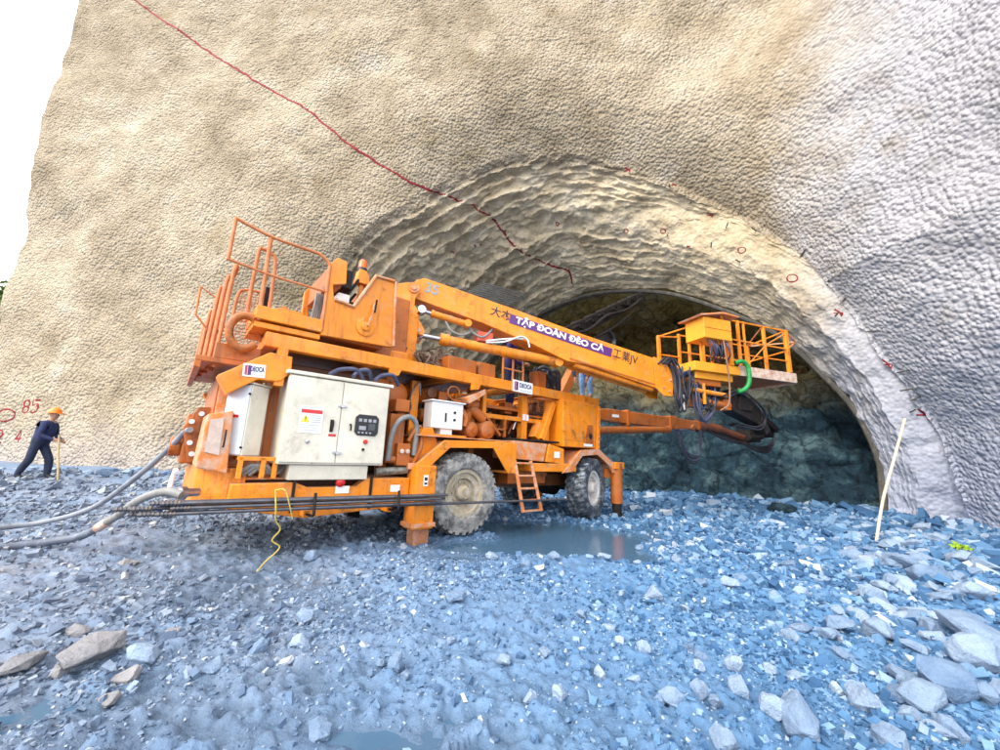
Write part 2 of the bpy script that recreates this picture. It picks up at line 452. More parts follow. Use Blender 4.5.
lipd = (FP[:, 0] - lip3)[:, None, :] * (np.clip(1 - k / 0.45, 0, 1) ** 1.3)[None, :, None]
LN[:, 1:] += lipd[:, 1:]

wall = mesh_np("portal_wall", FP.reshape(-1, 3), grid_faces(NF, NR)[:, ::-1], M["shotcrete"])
tag(wall, "tall tan sprayed concrete portal wall around the tunnel mouth", "wall")
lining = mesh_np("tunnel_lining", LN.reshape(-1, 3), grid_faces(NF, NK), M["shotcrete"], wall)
def set_attr(o, vals, nm="rough"):
    a = o.data.attributes.new(nm, 'FLOAT', 'POINT'); a.data.foreach_set("value", np.asarray(vals, np.float32).ravel())
set_attr(wall, 1 - 0.25 * np.clip((WZ[..., 0] + 9) / 8, 0, 1))
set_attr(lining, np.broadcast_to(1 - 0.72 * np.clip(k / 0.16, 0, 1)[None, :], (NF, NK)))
# the wall's thickness: its border carried back
bord = np.concatenate([FP[:, -1]])
rgt = np.clip((outer[:, 0] - (W_RIGHT - 0.4)) / 0.4, 0, 1)[:, None]
back = bord + np.array([0.0, 3.2, 0]) * (1 - rgt) + np.array([4.0, -1.5, 0]) * rgt + np.column_stack([np.where(bord[:, 0] < -15, 0.9, 0.0), np.zeros(NF), np.where(bord[:, 2] > 20, -0.4, 0)])
B3 = np.stack([bord, 0.5 * (bord + back) + 0.1, back], 1)
backo = mesh_np("wall_return", B3.reshape(-1, 3), grid_faces(NF, 3), M["shotcrete"], wall)
set_attr(backo, np.ones(NF * 3))
def grey_tone_of(w, z):
    return np.clip((w + 10.5 - 0.52 * z) / 7.0, 0, 1)
set_attr(wall, grey_tone_of(WZ[..., 0], WZ[..., 1]), "grey_tone")
set_attr(lining, grey_tone_of(lip_wz[:, 0], lip_wz[:, 1])[:, None] * np.ones((1, NK)) * np.linspace(1, 0.85, NK)[None, :], "grey_tone")
set_attr(backo, np.zeros(NF * 3), "grey_tone")

# ------------------------------------------------------------------ rock inside the tunnel
NS = 90
rr_tz = ring_tz[::3]
NQ = len(rr_tz)
T3 = np.stack([ring3(rr_tz, 0.05 + 12.5 * (i / (NS - 1)) ** 1.0, 0.25 + 0.5 * min(1, i / 6)) for i in range(NS)], 1)
tf = T3.reshape(-1, 3)
w3, c3 = worley(np.column_stack([tf @ TA * 0.8 + tf[:, 2] * 0.2, tf @ TR * 0.8 + tf[:, 2] * 0.9]), 8)
Tn = grid_normals(T3); ct = np.array([FOOT + TR * -9.8 + TA * s + np.array([0, 0, 2]) for s in np.linspace(0.05, 12.5, NS)])[None]
Tn *= np.sign(np.sum(Tn * (ct - T3), axis=2))[..., None]
T3 = T3 + Tn * ((0.35 * fbm(tf * 0.6, 4, 61) + 0.5 * (c3 - 0.5)).reshape(NQ, NS) * np.clip(np.arange(NS) / 8, 0, 1)[None, :])[..., None]
rock = mesh_np("tunnel_rock_sides", T3.reshape(-1, 3), grid_faces(NQ, NS), M["tunnel_rock"], None, False)
tag(rock, kind="structure")

def rough_sheet(name, fn, nu, nv, mat, amp, sc, blk, seed):
    uu, vv = np.meshgrid(np.linspace(0, 1, nu), np.linspace(0, 1, nv), indexing='ij')
    P = fn(uu, vv)
    N = grid_normals(P)
    f = P.reshape(-1, 3)
    _, cv = worley(np.column_stack([f @ TR * blk + f[:, 2] * 0.3, f[:, 2] * blk + f @ TA * 0.5]), seed)
    _, cv2 = worley(np.column_stack([f @ TR * blk * 2.3 + f[:, 2] * 0.6, f[:, 2] * blk * 2.3 + f @ TA * 1.1]), seed + 1)
    h = amp * fbm(f * sc, 5, seed + 2, 0.55) + 0.9 * amp * (cv - 0.5) + 0.5 * amp * (cv2 - 0.5)
    P = P + N * h.reshape(nu, nv)[..., None]
    o = mesh_np(name, P.reshape(-1, 3), grid_faces(nu, nv), mat, None, False)
    tag(o, kind="structure")
    return o
# far heading face
rough_sheet("tunnel_rock_face", lambda u, v: FOOT + TR * (3 - 26 * u)[..., None] + TA * (11.6 - 1.6 * v)[..., None] + np.stack([0 * u, 0 * u, -0.5 + 12 * v], -1), 200, 110, M["tunnel_rock"], 0.7, 0.45, 0.5, 70)
# the bench: broken rock rising from the tunnel floor to a ledge
def bench(u, v):
    t = 1.5 - 23.5 * u
    hgt = 5.1 + 1.6 * np.clip((-t - 9) / 5, 0, 1)
    s0 = 0.2 - 0.36 * np.clip(-t - 1.0, 0, 11)
    s = s0 + (12.0 - s0) * v
    rise = np.clip((v - 0.02) / 0.44, 0, 1)
    z = -0.3 + (hgt + 0.3) * (rise ** 0.8) + 0.25 * v
    return FOOT + TR * t[..., None] + TA * s[..., None] + np.stack([0 * u, 0 * u, z], -1)
bench_o = rough_sheet("rock_bench", bench, 260, 200, M["tunnel_rock"], 0.42, 0.6, 0.75, 90)
# hill over the tunnel
hu, hv = np.meshgrid(np.linspace(-21.0, 60, 90), np.linspace(0, 1, 60), indexing='ij')
hy = 18.4 - 0.15 * hu + hv * 90
hz = (24.0 + 26 * np.sqrt(hv)) * np.clip((hu + 21.5) / 14, 0, 1) ** 0.6 - 0.5
hf = np.stack([hu + 6 * hv * np.clip((hu + 21.0) / 10, 0, 1), np.maximum(hy, 17.5 - 0.15 * hu), hz], -1).reshape(-1, 3)
hf[:, 2] += 0.8 * fbm(hf * 0.15, 4, 77) * np.clip(hv.ravel() * 4, 0, 1)
hill = mesh_np("hill", hf, grid_faces(90, 60), M["hill"]); tag(hill, kind="structure")

# ------------------------------------------------------------------ ground
PUD = [(1.25, 6.6, 1.15, 0.75, 0.075), (0.55, 7.6, 1.3, 0.6, 0.06), (1.85, 5.5, 0.40, 0.40, 0.05), (-0.5, 5.05, 0.5, 0.22, 0.05), (-0.55, 2.05, 0.34, 0.10, 0.04), (-2.3, 2.08, 0.22, 0.06, 0.03), (0.1, 5.75, 1.0, 0.38, 0.065)]
def ground_z(x, y):
    p = np.column_stack([x, y, np.zeros_like(x)])
    z = 0.055 * fbm(p * 0.55, 3, 101)
    lump = np.clip(fbm(p * 1.7, 3, 107) * 0.5 + 0.5, 0, 1)
    far = np.hypot(x, y)
    w1, v1 = worley(p * 6.0 + 0.25 * vnoise(p * 5, 3)[:, None], 111)
    w2, v2 = worley(p * 15.0, 113)
    dome1 = np.sqrt(np.clip(1 - (w1 / 0.62) ** 2, 0, 1)) * v1 ** 2
    dome2 = np.sqrt(np.clip(1 - (w2 / 0.62) ** 2, 0, 1)) * v2
    w3_, v3_ = worley(p * 9.5 + 0.2 * vnoise(p * 6, 5)[:, None], 117)
    dome3 = np.sqrt(np.clip(1 - (w3_ / 0.60) ** 2, 0, 1)) * v3_
    z += 0.060 * lump * dome1 + 0.034 * dome3 * (0.4 + 0.6 * lump) + 0.022 * dome2 + 0.016 * fbm(p * 11, 3, 115)
    # heap of rubble on the right, foot of the wall
    z += 0.17 * np.clip((x - 2.2) / 5, 0, 1) * np.clip((9.0 - y) / 4, 0.15, 1) * (0.7 + 0.3 * vnoise(p * 0.7, 119))
    z += 0.22 * np.clip((y - 9.5 - 0.18 * x) / 4, 0, 1) * np.clip((-x - 3) / 4, 0, 1)
    dep = np.zeros_like(x)
    for (cx, cy, a, b, dd) in PUD:
        q = ((x - cx) / a) ** 2 + ((y - cy) / b) ** 2
        dep += dd * np.exp(-q * 0.8)
    flat_ = np.clip(1 - dep / 0.05, 0.12, 1)
    return z * flat_ - dep * 1.1
na, nr_ = 760, 620
aa = np.linspace(rad(-100), rad(100), na); rr = 0.9 * (34 / 0.9) ** np.linspace(0, 1, nr_)
A2, R2_ = np.meshgrid(aa, rr, indexing='ij')
gx, gy = (np.sin(A2) * R2_).ravel(), (np.cos(A2) * R2_).ravel()
gz = ground_z(gx, gy) * np.clip((33 - np.hypot(gx, gy)) / 4, 0, 1)
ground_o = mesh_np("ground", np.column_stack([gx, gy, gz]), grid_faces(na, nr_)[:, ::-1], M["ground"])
# the rest of the yard, out to the horizon, joined under the near sheet
far_r = np.array([0.0, 0.9, 6, 20, 33, 60, 150, 400, 900.0]); far_a = np.linspace(0, 2 * math.pi, 73)
FA, FR = np.meshgrid(far_a, far_r, indexing='ij')
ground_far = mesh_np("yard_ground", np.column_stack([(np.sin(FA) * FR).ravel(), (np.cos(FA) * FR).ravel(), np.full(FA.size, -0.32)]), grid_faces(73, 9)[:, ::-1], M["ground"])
tag(ground_o, kind="structure"); tag(ground_far, kind="structure")

def water_mat():
    m, t, n, l, b = new_mat("muddy_water")
    g = n.new("ShaderNodeNewGeometry")
    b.inputs["Base Color"].default_value = (0.055, 0.115, 0.19, 1); b.inputs["Roughness"].default_value = 0.13; b.inputs["IOR"].default_value = 1.33
    n2 = noise(n, l, g.outputs["Position"], 7.0, 3, 0.5)
    bump(n, l, n2.outputs[0], 0.006, 0.5, b)
    return m
M["water"] = water_mat()
for (cx, cy, a, b_, lvl, nm) in ((1.0, 6.6, 2.3, 1.9, -0.035, "puddle"), (-0.55, 2.05, 0.6, 0.22, -0.035, "puddle"), (-2.3, 2.08, 0.4, 0.15, -0.03, "puddle")):
    th = np.linspace(0, 2 * math.pi, 48, endpoint=False)
    bm = bmesh.new()
    bm.faces.new([bm.verts.new((cx + a * math.cos(q), cy + b_ * math.sin(q), lvl)) for q in th])
    me = bpy.data.meshes.new(nm); bm.to_mesh(me); bm.free(); me.materials.append(M["water"])
    o = bpy.data.objects.new(nm, me); COL.objects.link(o); tag(o, kind="structure")

# ------------------------------------------------------------------ small-part materials
def paint_mat(name, col, rust, dust, amt=1.0):
    """machine paint with rust streaks that run down, small chips and stone dust lying on what faces up"""
    m, t, n, l, b = new_mat(name)
    tc = n.new("ShaderNodeTexCoord"); ob = tc.outputs["Object"]
    nz = noise(n, l, ob, 1.8, 6, 0.65)
    r = ramp(n, [(0.3, tuple(c * .78 for c in col)), (0.7, tuple(min(1, c * 1.18) for c in col))]); l.new(nz.outputs[0], r.inputs[0]); c = r.outputs[0]
    mp = n.new("ShaderNodeMapping"); mp.inputs["Scale"].default_value = (9, 9, 0.9); l.new(ob, mp.inputs[0])
    stn = noise(n, l, mp.outputs[0], 1.0, 6, 0.7)
    c = mixc(n, l, maprange(n, l, stn.outputs[0], 0.54, 0.74, 0, 0.75 * amt), c, rust)
    bl = noise(n, l, ob, 3.1, 8, 0.75)
    c = mixc(n, l, maprange(n, l, bl.outputs[0], 0.55, 0.69, 0, 0.85 * amt), c, tuple(x * .6 for x in rust))
    ch = noise(n, l, ob, 26.0, 3, 0.6)
    c = mixc(n, l, maprange(n, l, ch.outputs[0], 0.69, 0.72, 0, 0.9 * amt), c, (0.10, 0.045, 0.025))
    g = n.new("ShaderNodeNewGeometry"); sp = n.new("ShaderNodeSeparateXYZ"); l.new(g.outputs["Normal"], sp.inputs[0])
    dn = noise(n, l, ob, 5.0, 6, 0.7)
    up = mathn(n, l, 'MULTIPLY', maprange(n, l, sp.outputs[2], 0.3, 0.9), maprange(n, l, dn.outputs[0], 0.35, 0.6))
    lo = mathn(n, l, 'MULTIPLY', maprange(n, l, dn.outputs[0], 0.52, 0.72), 0.45)
    dfac = mathn(n, l, 'MULTIPLY', mathn(n, l, 'MAXIMUM', up, lo), 0.8 * amt)
    c = mixc(n, l, dfac, c, dust)
    l.new(c, b.inputs["Base Color"])
    l.new(maprange(n, l, dfac, 0, 0.6, 0.42, 0.85), b.inputs["Roughness"]); b.inputs["Specular IOR Level"].default_value = 0.4
    bump(n, l, bl.outputs[0], 0.004, 1.0, b)
    return m
M["orange"] = paint_mat("orange_paint", (0.80, 0.245, 0.009), (0.32, 0.085, 0.012), (0.50, 0.34, 0.20), 1.2)
M["orange_dirty"] = paint_mat("oily_orange_paint", (0.44, 0.115, 0.014), (0.11, 0.045, 0.018), (0.30, 0.20, 0.13), 1.15)
M["grime_shade"] = paint_mat("grimy_shade_paint", (0.13, 0.045, 0.016), (0.045, 0.025, 0.015), (0.16, 0.12, 0.09), 1.0)  # grime, darkened further for the shade inside and under the machine
M["orange_dusty"] = simple("dusty_orange_paint", (0.62, 0.19, 0.035), 0.7, var=0.25, scale=4.0, dirt=(0.56, 0.40, 0.31), dirt_lo=0.42, dirt_hi=0.62, bumpd=0.004)
M["rail"] = simple("faded_orange_rail", (0.50, 0.150, 0.040), 0.5, var=0.25, scale=5, dirt=(0.48, 0.24, 0.13))
M["yellow_orange"] = simple("bright_yellow_orange_paint", (0.83, 0.33, 0.02), 0.42, var=0.15, scale=3, dirt=(0.45, 0.14, 0.02), dirt_lo=0.6, dirt_hi=0.75)
M["rust_white"] = simple("rusty_pale_board", (0.62, 0.50, 0.42), 0.7, var=0.2, scale=5, dirt=(0.42, 0.16, 0.06), dirt_lo=0.45, dirt_hi=0.65)
M["cream"] = paint_mat("cream_cabinet_paint", (0.67, 0.62, 0.51), (0.47, 0.39, 0.27), (0.52, 0.45, 0.36), 0.6)
M["pale"] = simple("pale_grey_door_paint", (0.64, 0.70, 0.76), 0.45, var=0.06, scale=2, dirt=(0.45, 0.42, 0.38), dirt_lo=0.6, dirt_hi=0.8)
M["white_paint"] = simple("white_paint", (0.78, 0.78, 0.76), 0.45, var=0.05, scale=3, dirt=(0.5, 0.42, 0.33), dirt_lo=0.6, dirt_hi=0.8)
M["black"] = simple("black_plastic", (0.012, 0.012, 0.014), 0.45, var=0.2)
M["dark_steel"] = simple("greasy_dark_steel", (0.018, 0.016, 0.016), 0.5, metal=0.0, var=0.5, scale=8, dirt=(0.06, 0.033, 0.02), bumpd=0.005, spec=0.15)
M["steel"] = simple("worn_steel", (0.42, 0.42, 0.43), 0.32, metal=0.9, var=0.2, scale=9)
M["rod"] = simple("drill_rod_steel", (0.105, 0.108, 0.125), 0.42, metal=0.6, var=0.35, scale=7, dirt=(0.22, 0.17, 0.13))
M["rubber"] = simple("muddy_tyre_rubber", (0.085, 0.085, 0.088), 0.85, var=0.35, scale=5, dirt=(0.40, 0.385, 0.36), dirt_lo=0.40, dirt_hi=0.60, bumpd=0.008, bscale=30)
M["rubber_clean"] = simple("dark_wet_tyre_rubber", (0.035, 0.045, 0.06), 0.6, var=0.35, scale=5, dirt=(0.30, 0.34, 0.38), dirt_lo=0.47, dirt_hi=0.64, bumpd=0.008, bscale=30)
M["rim"] = simple("muddy_wheel_rim", (0.36, 0.29, 0.19), 0.7, var=0.3, scale=6, dirt=(0.47, 0.45, 0.42), dirt_lo=0.45, dirt_hi=0.62, bumpd=0.006)
M["rim_pale"] = simple("pale_wheel_rim", (0.58, 0.55, 0.52), 0.6, var=0.2, scale=6, dirt=(0.24, 0.16, 0.11), dirt_lo=0.52, dirt_hi=0.68)
M["hose"] = simple("black_hydraulic_hose", (0.018, 0.019, 0.026), 0.38, var=0.4, scale=10, dirt=(0.08, 0.08, 0.10))
M["hose_blue"] = simple("slate_hydraulic_hose", (0.055, 0.065, 0.12), 0.4, var=0.3, scale=10)
M["hose_grey"] = simple("grey_corrugated_hose", (0.22, 0.22, 0.215), 0.6, var=0.25, scale=9, dirt=(0.17, 0.15, 0.13))
M["hose_pale"] = simple("pale_grey_hose", (0.22, 0.24, 0.28), 0.55, var=0.25, scale=6, dirt=(0.12, 0.13, 0.16))
M["hose_dark"] = simple("dark_muddy_hose", (0.10, 0.12, 0.16), 0.55, var=0.3, scale=6, dirt=(0.30, 0.33, 0.38))
M["green_hose"] = simple("green_hose_sleeve", (0.010, 0.26, 0.055), 0.45, var=0.35, scale=12)
M["red"] = simple("red_spray_paint", (0.20, 0.006, 0.012), 0.8, var=0.25, scale=4)
M["red_plastic"] = simple("red_plastic", (0.55, 0.02, 0.02), 0.35, var=0.1)
M["beacon"] = simple("orange_red_lens", (0.75, 0.12, 0.02), 0.2, var=0.1)
M["purple"] = simple("purple_banner", (0.085, 0.012, 0.14), 0.45, var=0.15, scale=3)
M["ink"] = simple("black_lettering", (0.02, 0.016, 0.015), 0.5, var=0.1)
M["white_ink"] = simple("white_lettering", (0.86, 0.85, 0.86), 0.5, var=0.03)
M["grey_ink"] = simple("grey_stencil", (0.22, 0.26, 0.27), 0.6, var=0.3, scale=12)
M["paper"] = simple("white_sticker", (0.80, 0.80, 0.82), 0.45, var=0.04)
M["print_grey"] = simple("grey_print", (0.42, 0.43, 0.55), 0.5, var=0.1)
M["yellow"] = simple("yellow_sign_paint", (0.80, 0.62, 0.03), 0.5, var=0.1)
M["rope"] = simple("yellow_rope_fibre", (0.50, 0.38, 0.07), 0.8, var=0.25, scale=25)
M["wood"] = simple("pale_wood", (0.50, 0.37, 0.20), 0.75, var=0.25, scale=9)
M["wood_pole"] = simple("pale_bamboo", (0.60, 0.52, 0.36), 0.7, var=0.2, scale=9)
M["navy"] = simple("navy_work_clothes", (0.010, 0.018, 0.070), 0.85, var=0.35, scale=9, bumpd=0.01, bscale=14)
M["dark_trousers"] = simple("dark_navy_trousers", (0.012, 0.020, 0.050), 0.85, var=0.4, scale=9, bumpd=0.01, bscale=14)
M["violet_cloth"] = simple("violet_blue_work_clothes", (0.035, 0.020, 0.15), 0.85, var=0.3, scale=9, bumpd=0.01, bscale=14)
M["light_blue_cloth"] = simple("light_blue_denim", (0.20, 0.40, 0.74), 0.85, var=0.25, scale=14, bumpd=0.012, bscale=16)
M["skin"] = simple("skin", (0.38, 0.20, 0.125), 0.6, var=0.1, scale=12)
M["boot"] = simple("black_rubber_boot", (0.015, 0.016, 0.018), 0.5, var=0.3)
M["hair"] = simple("black_hair", (0.012, 0.010, 0.009), 0.6, var=0.3)
M["helmet"] = simple("orange_helmet_shell", (0.80, 0.21, 0.015), 0.3, var=0.06)
M["tarp"] = simple("blue_plastic_bag", (0.012, 0.12, 0.60), 0.3, var=0.25, scale=9)
M["rib"] = simple("dark_steel_arch_rib", (0.075, 0.070, 0.060), 0.65, var=0.35, scale=3, dirt=(0.22, 0.19, 0.14))
M["pipe"] = simple("grey_steel_pipe", (0.33, 0.32, 0.30), 0.5, metal=0.4, var=0.25, scale=6)

# ------------------------------------------------------------------ mesh builder
class MB:
    """collects shapes given as (x, b, z): x forward, b towards the viewer's side of the machine, z up; T maps them to the parent's space"""
    def __init__(self, T=None):
        self.v, self.f, self.T = [], [], T or (lambda p: (p[0], -p[1], p[2]))
    def add(self, vs, fs):
        o = len(self.v); self.v += [tuple(p) for p in vs]; self.f += [tuple(i + o for i in q) for q in fs]; return self
    def box(self, x0, x1, b0, b1, z0, z1):
        vs = [(x, b, z) for x in (x0, x1) for b in (b0, b1) for z in (z0, z1)]
        return self.add(vs, [(0, 1, 3, 2), (4, 6, 7, 5), (0, 4, 5, 1), (2, 3, 7, 6), (0, 2, 6, 4), (1, 5, 7, 3)])
    def bar(self, p, q, w, h=None, up=(0, 0, 1)):
        """rectangular bar from p to q, w across, h along 'up'"""
        h = h or w; p, q = Vector(p), Vector(q); d = (q - p).normalized(); u = Vector(up)
        if abs(d.dot(u)) > 0.95: u = Vector((1, 0, 0))
        s = d.cross(u).normalized() * (w / 2); u = s.cross(d).normalized() * (h / 2)
        vs = [e + a * s + c * u for e in (p, q) for a in (-1, 1) for c in (-1, 1)]
        return self.add(vs, [(0, 1, 3, 2), (4, 6, 7, 5), (0, 4, 5, 1), (2, 3, 7, 6), (0, 2, 6, 4), (1, 5, 7, 3)])
    def prism(self, poly, b0, b1):
        n = len(poly)
        vs = [(x, b0, z) for x, z in poly] + [(x, b1, z) for x, z in poly]
        return self.add(vs, [tuple(range(n)), tuple(range(n, 2 * n))] + [(i, (i + 1) % n, n + (i + 1) % n, n + i) for i in range(n)])
    def plan(self, poly, z0, z1):
        n = len(poly)
        vs = [(x, b, z0) for x, b in poly] + [(x, b, z1) for x, b in poly]
        return self.add(vs, [tuple(range(n)), tuple(range(n, 2 * n))] + [(i, (i + 1) % n, n + (i + 1) % n, n + i) for i in range(n)])
    def cyl(self, p, q, r, r2=None, n=16):
        r2 = r if r2 is None else r2
        p, q = Vector(p), Vector(q); d = (q - p).normalized()
        a = d.orthogonal().normalized(); c = d.cross(a)
        ring = [(math.cos(2 * math.pi * i / n), math.sin(2 * math.pi * i / n)) for i in range(n)]
        vs = [p + (a * x + c * y) * r for x, y in ring] + [q + (a * x + c * y) * r2 for x, y in ring]
        return self.add(vs, [tuple(range(n)), tuple(range(n, 2 * n))] + [(i, (i + 1) % n, n + (i + 1) % n, n + i) for i in range(n)])
    def lathe(self, c, d, prof, n=32):
        """prof: (distance along d, radius)"""
        c, d = Vector(c), Vector(d).normalized(); a = d.orthogonal().normalized(); e = d.cross(a); m = len(prof)
        vs = [c + d * h + (a * math.cos(2 * math.pi * i / n) + e * math.sin(2 * math.pi * i / n)) * r for i in range(n) for h, r in prof]
        fs = [(i * m + j, ((i + 1) % n) * m + j, ((i + 1) % n) * m + j + 1, i * m + j + 1) for i in range(n) for j in range(m - 1)]
        return self.add(vs, fs)
    def tube(self, pts, r, n=8, smooth=True, sub=6):
        P = [Vector(p) for p in pts]
        if smooth and len(P) > 2:
            q = [2 * P[0] - P[1]] + P + [2 * P[-1] - P[-2]]; out = []
            for i in range(len(P) - 1):
                a, b, c, d = q[i:i + 4]
                for k in range(sub):
                    t = k / sub
                    out.append(0.5 * ((2 * b) + (c - a) * t + (2 * a - 5 * b + 4 * c - d) * t * t + (3 * b - a - 3 * c + d) * t ** 3))
            P = out + [P[-1]]
        u = None; vs = []
        for i, p in enumerate(P):
            d = (P[min(i + 1, len(P) - 1)] - P[max(i - 1, 0)]).normalized()
            u = d.orthogonal().normalized() if u is None else (u - d * u.dot(d)).normalized()
            w = d.cross(u)
            k = 1.0
            if 0 < i < len(P) - 1 and not smooth:
                c_ = (P[i] - P[i - 1]).normalized().dot((P[i + 1] - P[i]).normalized()); k = min(1.6, 1 / max(0.3, math.sqrt((1 + c_) / 2)))
            vs += [p + (u * math.cos(2 * math.pi * j / n) + w * math.sin(2 * math.pi * j / n)) * r * (1 if i in (0, len(P) - 1) else k) for j in range(n)]
        m = len(P)
        fs = [(i * n + j, i * n + (j + 1) % n, (i + 1) * n + (j + 1) % n, (i + 1) * n + j) for i in range(m - 1) for j in range(n)]
        return self.add(vs, fs + [tuple(range(n)), tuple(range((m - 1) * n, m * n))])
    def quad(self, *ps):
        return self.add(ps, [tuple(range(len(ps)))])
    def build(self, name, mat, parent=None, bev=0.0, smooth=False, label=None):
        bm = bmesh.new()
        vs = [bm.verts.new(self.T(p)) for p in self.v]
        for f in self.f:
            try: bm.faces.new([vs[i] for i in f])
            except ValueError: pass
        bmesh.ops.recalc_face_normals(bm, faces=bm.faces)
        if bev:
            es = [e for e in bm.edges if len(e.link_faces) == 2 and e.calc_face_angle(0) > 0.6]
            try: bmesh.ops.bevel(bm, geom=es, offset=bev, segments=2, profile=0.6, affect='EDGES', clamp_overlap=True)
            except Exception: pass
        me = bpy.data.meshes.new(name); bm.to_mesh(me); bm.free()
        me.materials.append(mat)
        if smooth:
            me.polygons.foreach_set("use_smooth", [True] * len(me.polygons))
            try: me.set_sharp_from_angle(angle=rad(40))
            except Exception: pass
        o = bpy.data.objects.new(name, me); COL.objects.link(o)
        if parent: o.parent = parent
        if label: o["label"] = label
        return o

def each(name, mat, parent, shapes, T=None, bev=0.0, smooth=False):
    """every shape its own mesh: shapes are (method, args...) tuples"""
    out = []
    for sh in shapes:
        m_ = MB(T); getattr(m_, sh[0])(*sh[1:]); out.append(m_.build(name, mat, parent, bev, smooth))
    return out

def text_mesh(name, body, size, mat, parent, matrix, bold=0.0, shear=0.0, xscale=1.0):
    """raised lettering, as a real mesh"""
    cu = bpy.data.curves.new(name, 'FONT'); cu.body = body; cu.size = size; cu.align_x = 'CENTER'; cu.align_y = 'CENTER'
    cu.extrude = 0.002; cu.offset = bold; cu.shear = shear
    t = bpy.data.objects.new(name, cu); COL.objects.link(t)
    bpy.context.view_layer.update()
    me = bpy.data.meshes.new_from_object(t.evaluated_get(bpy.context.evaluated_depsgraph_get()))
    bpy.data.objects.remove(t); bpy.data.curves.remove(cu)
    me.transform(Matrix.Diagonal((xscale, 1, 1, 1))); me.transform(matrix)
    me.materials.clear(); me.materials.append(mat); me.name = name
    o = bpy.data.objects.new(name, me); COL.objects.link(o)
    if parent: o.parent = parent
    return o

# ------------------------------------------------------------------ the drilling machine
# x forward along the machine, b = 0 its near flank, z up
J = empty("drill_jumbo", (-0.51, 6.28, 0.0), rad(40.0))
tag(J, "big orange wheeled tunnel drilling machine with long booms, cabinets and a raised basket", "drilling machine")
DM = lambda p: (p[0], -p[1], p[2])
def frame(x0, b0, turn):
    """a frame swung 'turn' degrees towards the viewer about (x0, b0)"""
    c, s = math.cos(rad(turn)), math.sin(rad(turn))
    return lambda p: (x0 + p[0] * c - p[1] * s, -(b0 + p[0] * s + p[1] * c), p[2])
def place(px, pb, pz, turn=0.0, tilt=0.0, T=None, yaw_only=False):
    """matrix that stands flat lettering upright on a near-side surface, facing the viewer (jumbo space)"""
    T = T or DM
    o = Vector(T((px, pb, pz)))
    c, s = math.cos(rad(tilt)), math.sin(rad(tilt))
    X = (Vector(T((px + c, pb, pz + s))) - o); Y = (Vector(T((px - s, pb, pz + c))) - o); Z = X.cross(Y)
    m = Matrix((X, Y, Z)).transposed().to_4x4(); m.translation = o
    return m

# chassis
b = MB()
sill = [(-3.05, .83), (-2.42, .84), (-2.27, .78), (-1.69, .78), (-1.56, .88), (-.93, .88), (-.93, .51), (-2.28, .43), (-3.05, .57)]
b.prism(sill, 0, -.16); b.prism(sill, -2.34, -2.5)
b.plan([(-3.06, -.16), (-3.34, -.5), (-3.40, -1.6), (-3.38, -2.1), (-3.15, -2.5), (-2.9, -2.5), (-2.9, -.16)], .57, .99)
chassis = b.build("chassis", M["orange"], J, .012)
MB().box(-2.9, 4.0, -.62, -1.88, .66, .90).build("frame_rail", M["grime_shade"], J, .01)
MB().box(1.2, 2.2, -.3, -.6, .74, .98).build("fuel_tank", M["orange_dirty"], J, .02)
MB().box(-3.0, -.95, -.17, -2.33, .862, .885).build("deck_plate", M["orange_dusty"], J, .004)
each("strap_bar", M["dark_steel"], chassis, [("box", x - .015, x + .015, .004, .03, .50, .93) for x in (-2.43, -1.5)])
for x0, x1, z in ((-1.95, -1.78, .70), (-1.22, -1.08, .70)):
    MB().box(x0, x1, .003, .008, z, z + .09).build("sticker", M["paper"], chassis)
MB().lathe((-1.9, .0, .835), (0, 1, 0), [(0, 0), (0, .06), (.03, .055), (.045, .03), (.045, 0)], 16).build("reflector", M["red_plastic"], chassis, smooth=True)

# rear end: cover with grille, dark bracket plates, lower nozzle
cov = MB().prism([(-3.38, 1.0), (-3.10, .94), (-3.14, 1.62), (-3.36, 1.56)], -.03, -.75).build("engine_cover", M["orange_dusty"], J, .015)
MB().prism([(-3.33, 1.16), (-3.20, 1.13), (-3.215, 1.53), (-3.33, 1.50)], -.02, -.035).build("grille", simple("pinkish_dusty_grille", (0.60, 0.47, 0.40), 0.8, var=0.15, scale=20, bumpd=0.01, bscale=90), cov)
MB().tube([(-3.18, -.01, 1.22), (-3.18, .03, 1.24), (-3.18, .03, 1.38), (-3.18, -.01, 1.40)], .009, 6).build("handle", M["dark_steel"], cov, smooth=True)
br = MB().prism([(-3.53, 1.42), (-3.42, 1.68), (-3.22, 1.70), (-3.25, 1.05), (-3.42, 1.02), (-3.47, 1.2)], -.82, -.90).build("rear_bracket", M["orange_dirty"], J, .008)
each("bolt", M["pale"], br, [("cyl", (x, -.82, z), (x, -.79, z), .03, .03, 10) for x, z in ((-3.46, 1.5), (-3.44, 1.25), (-3.38, 1.6), (-3.40, 1.12))])
b = MB(); b.box(-3.5, -3.3, -1.0, -1.9, 1.0, 1.6); b.cyl((-3.5, -1.2, 1.2), (-3.62, -1.2, 1.2), .12); b.cyl((-3.5, -1.6, 1.2), (-3.6, -1.6, 1.2), .10)
b.build("hose_drum", M["orange_dirty"], J, .02)
b = MB(); b.cyl((-3.30, -.3, .73), (-3.58, -.14, .73), .045); b.cyl((-3.42, -.23, .73), (-3.47, -.2, .73), .07)
b.build("water_inlet", M["steel"], J, smooth=True)

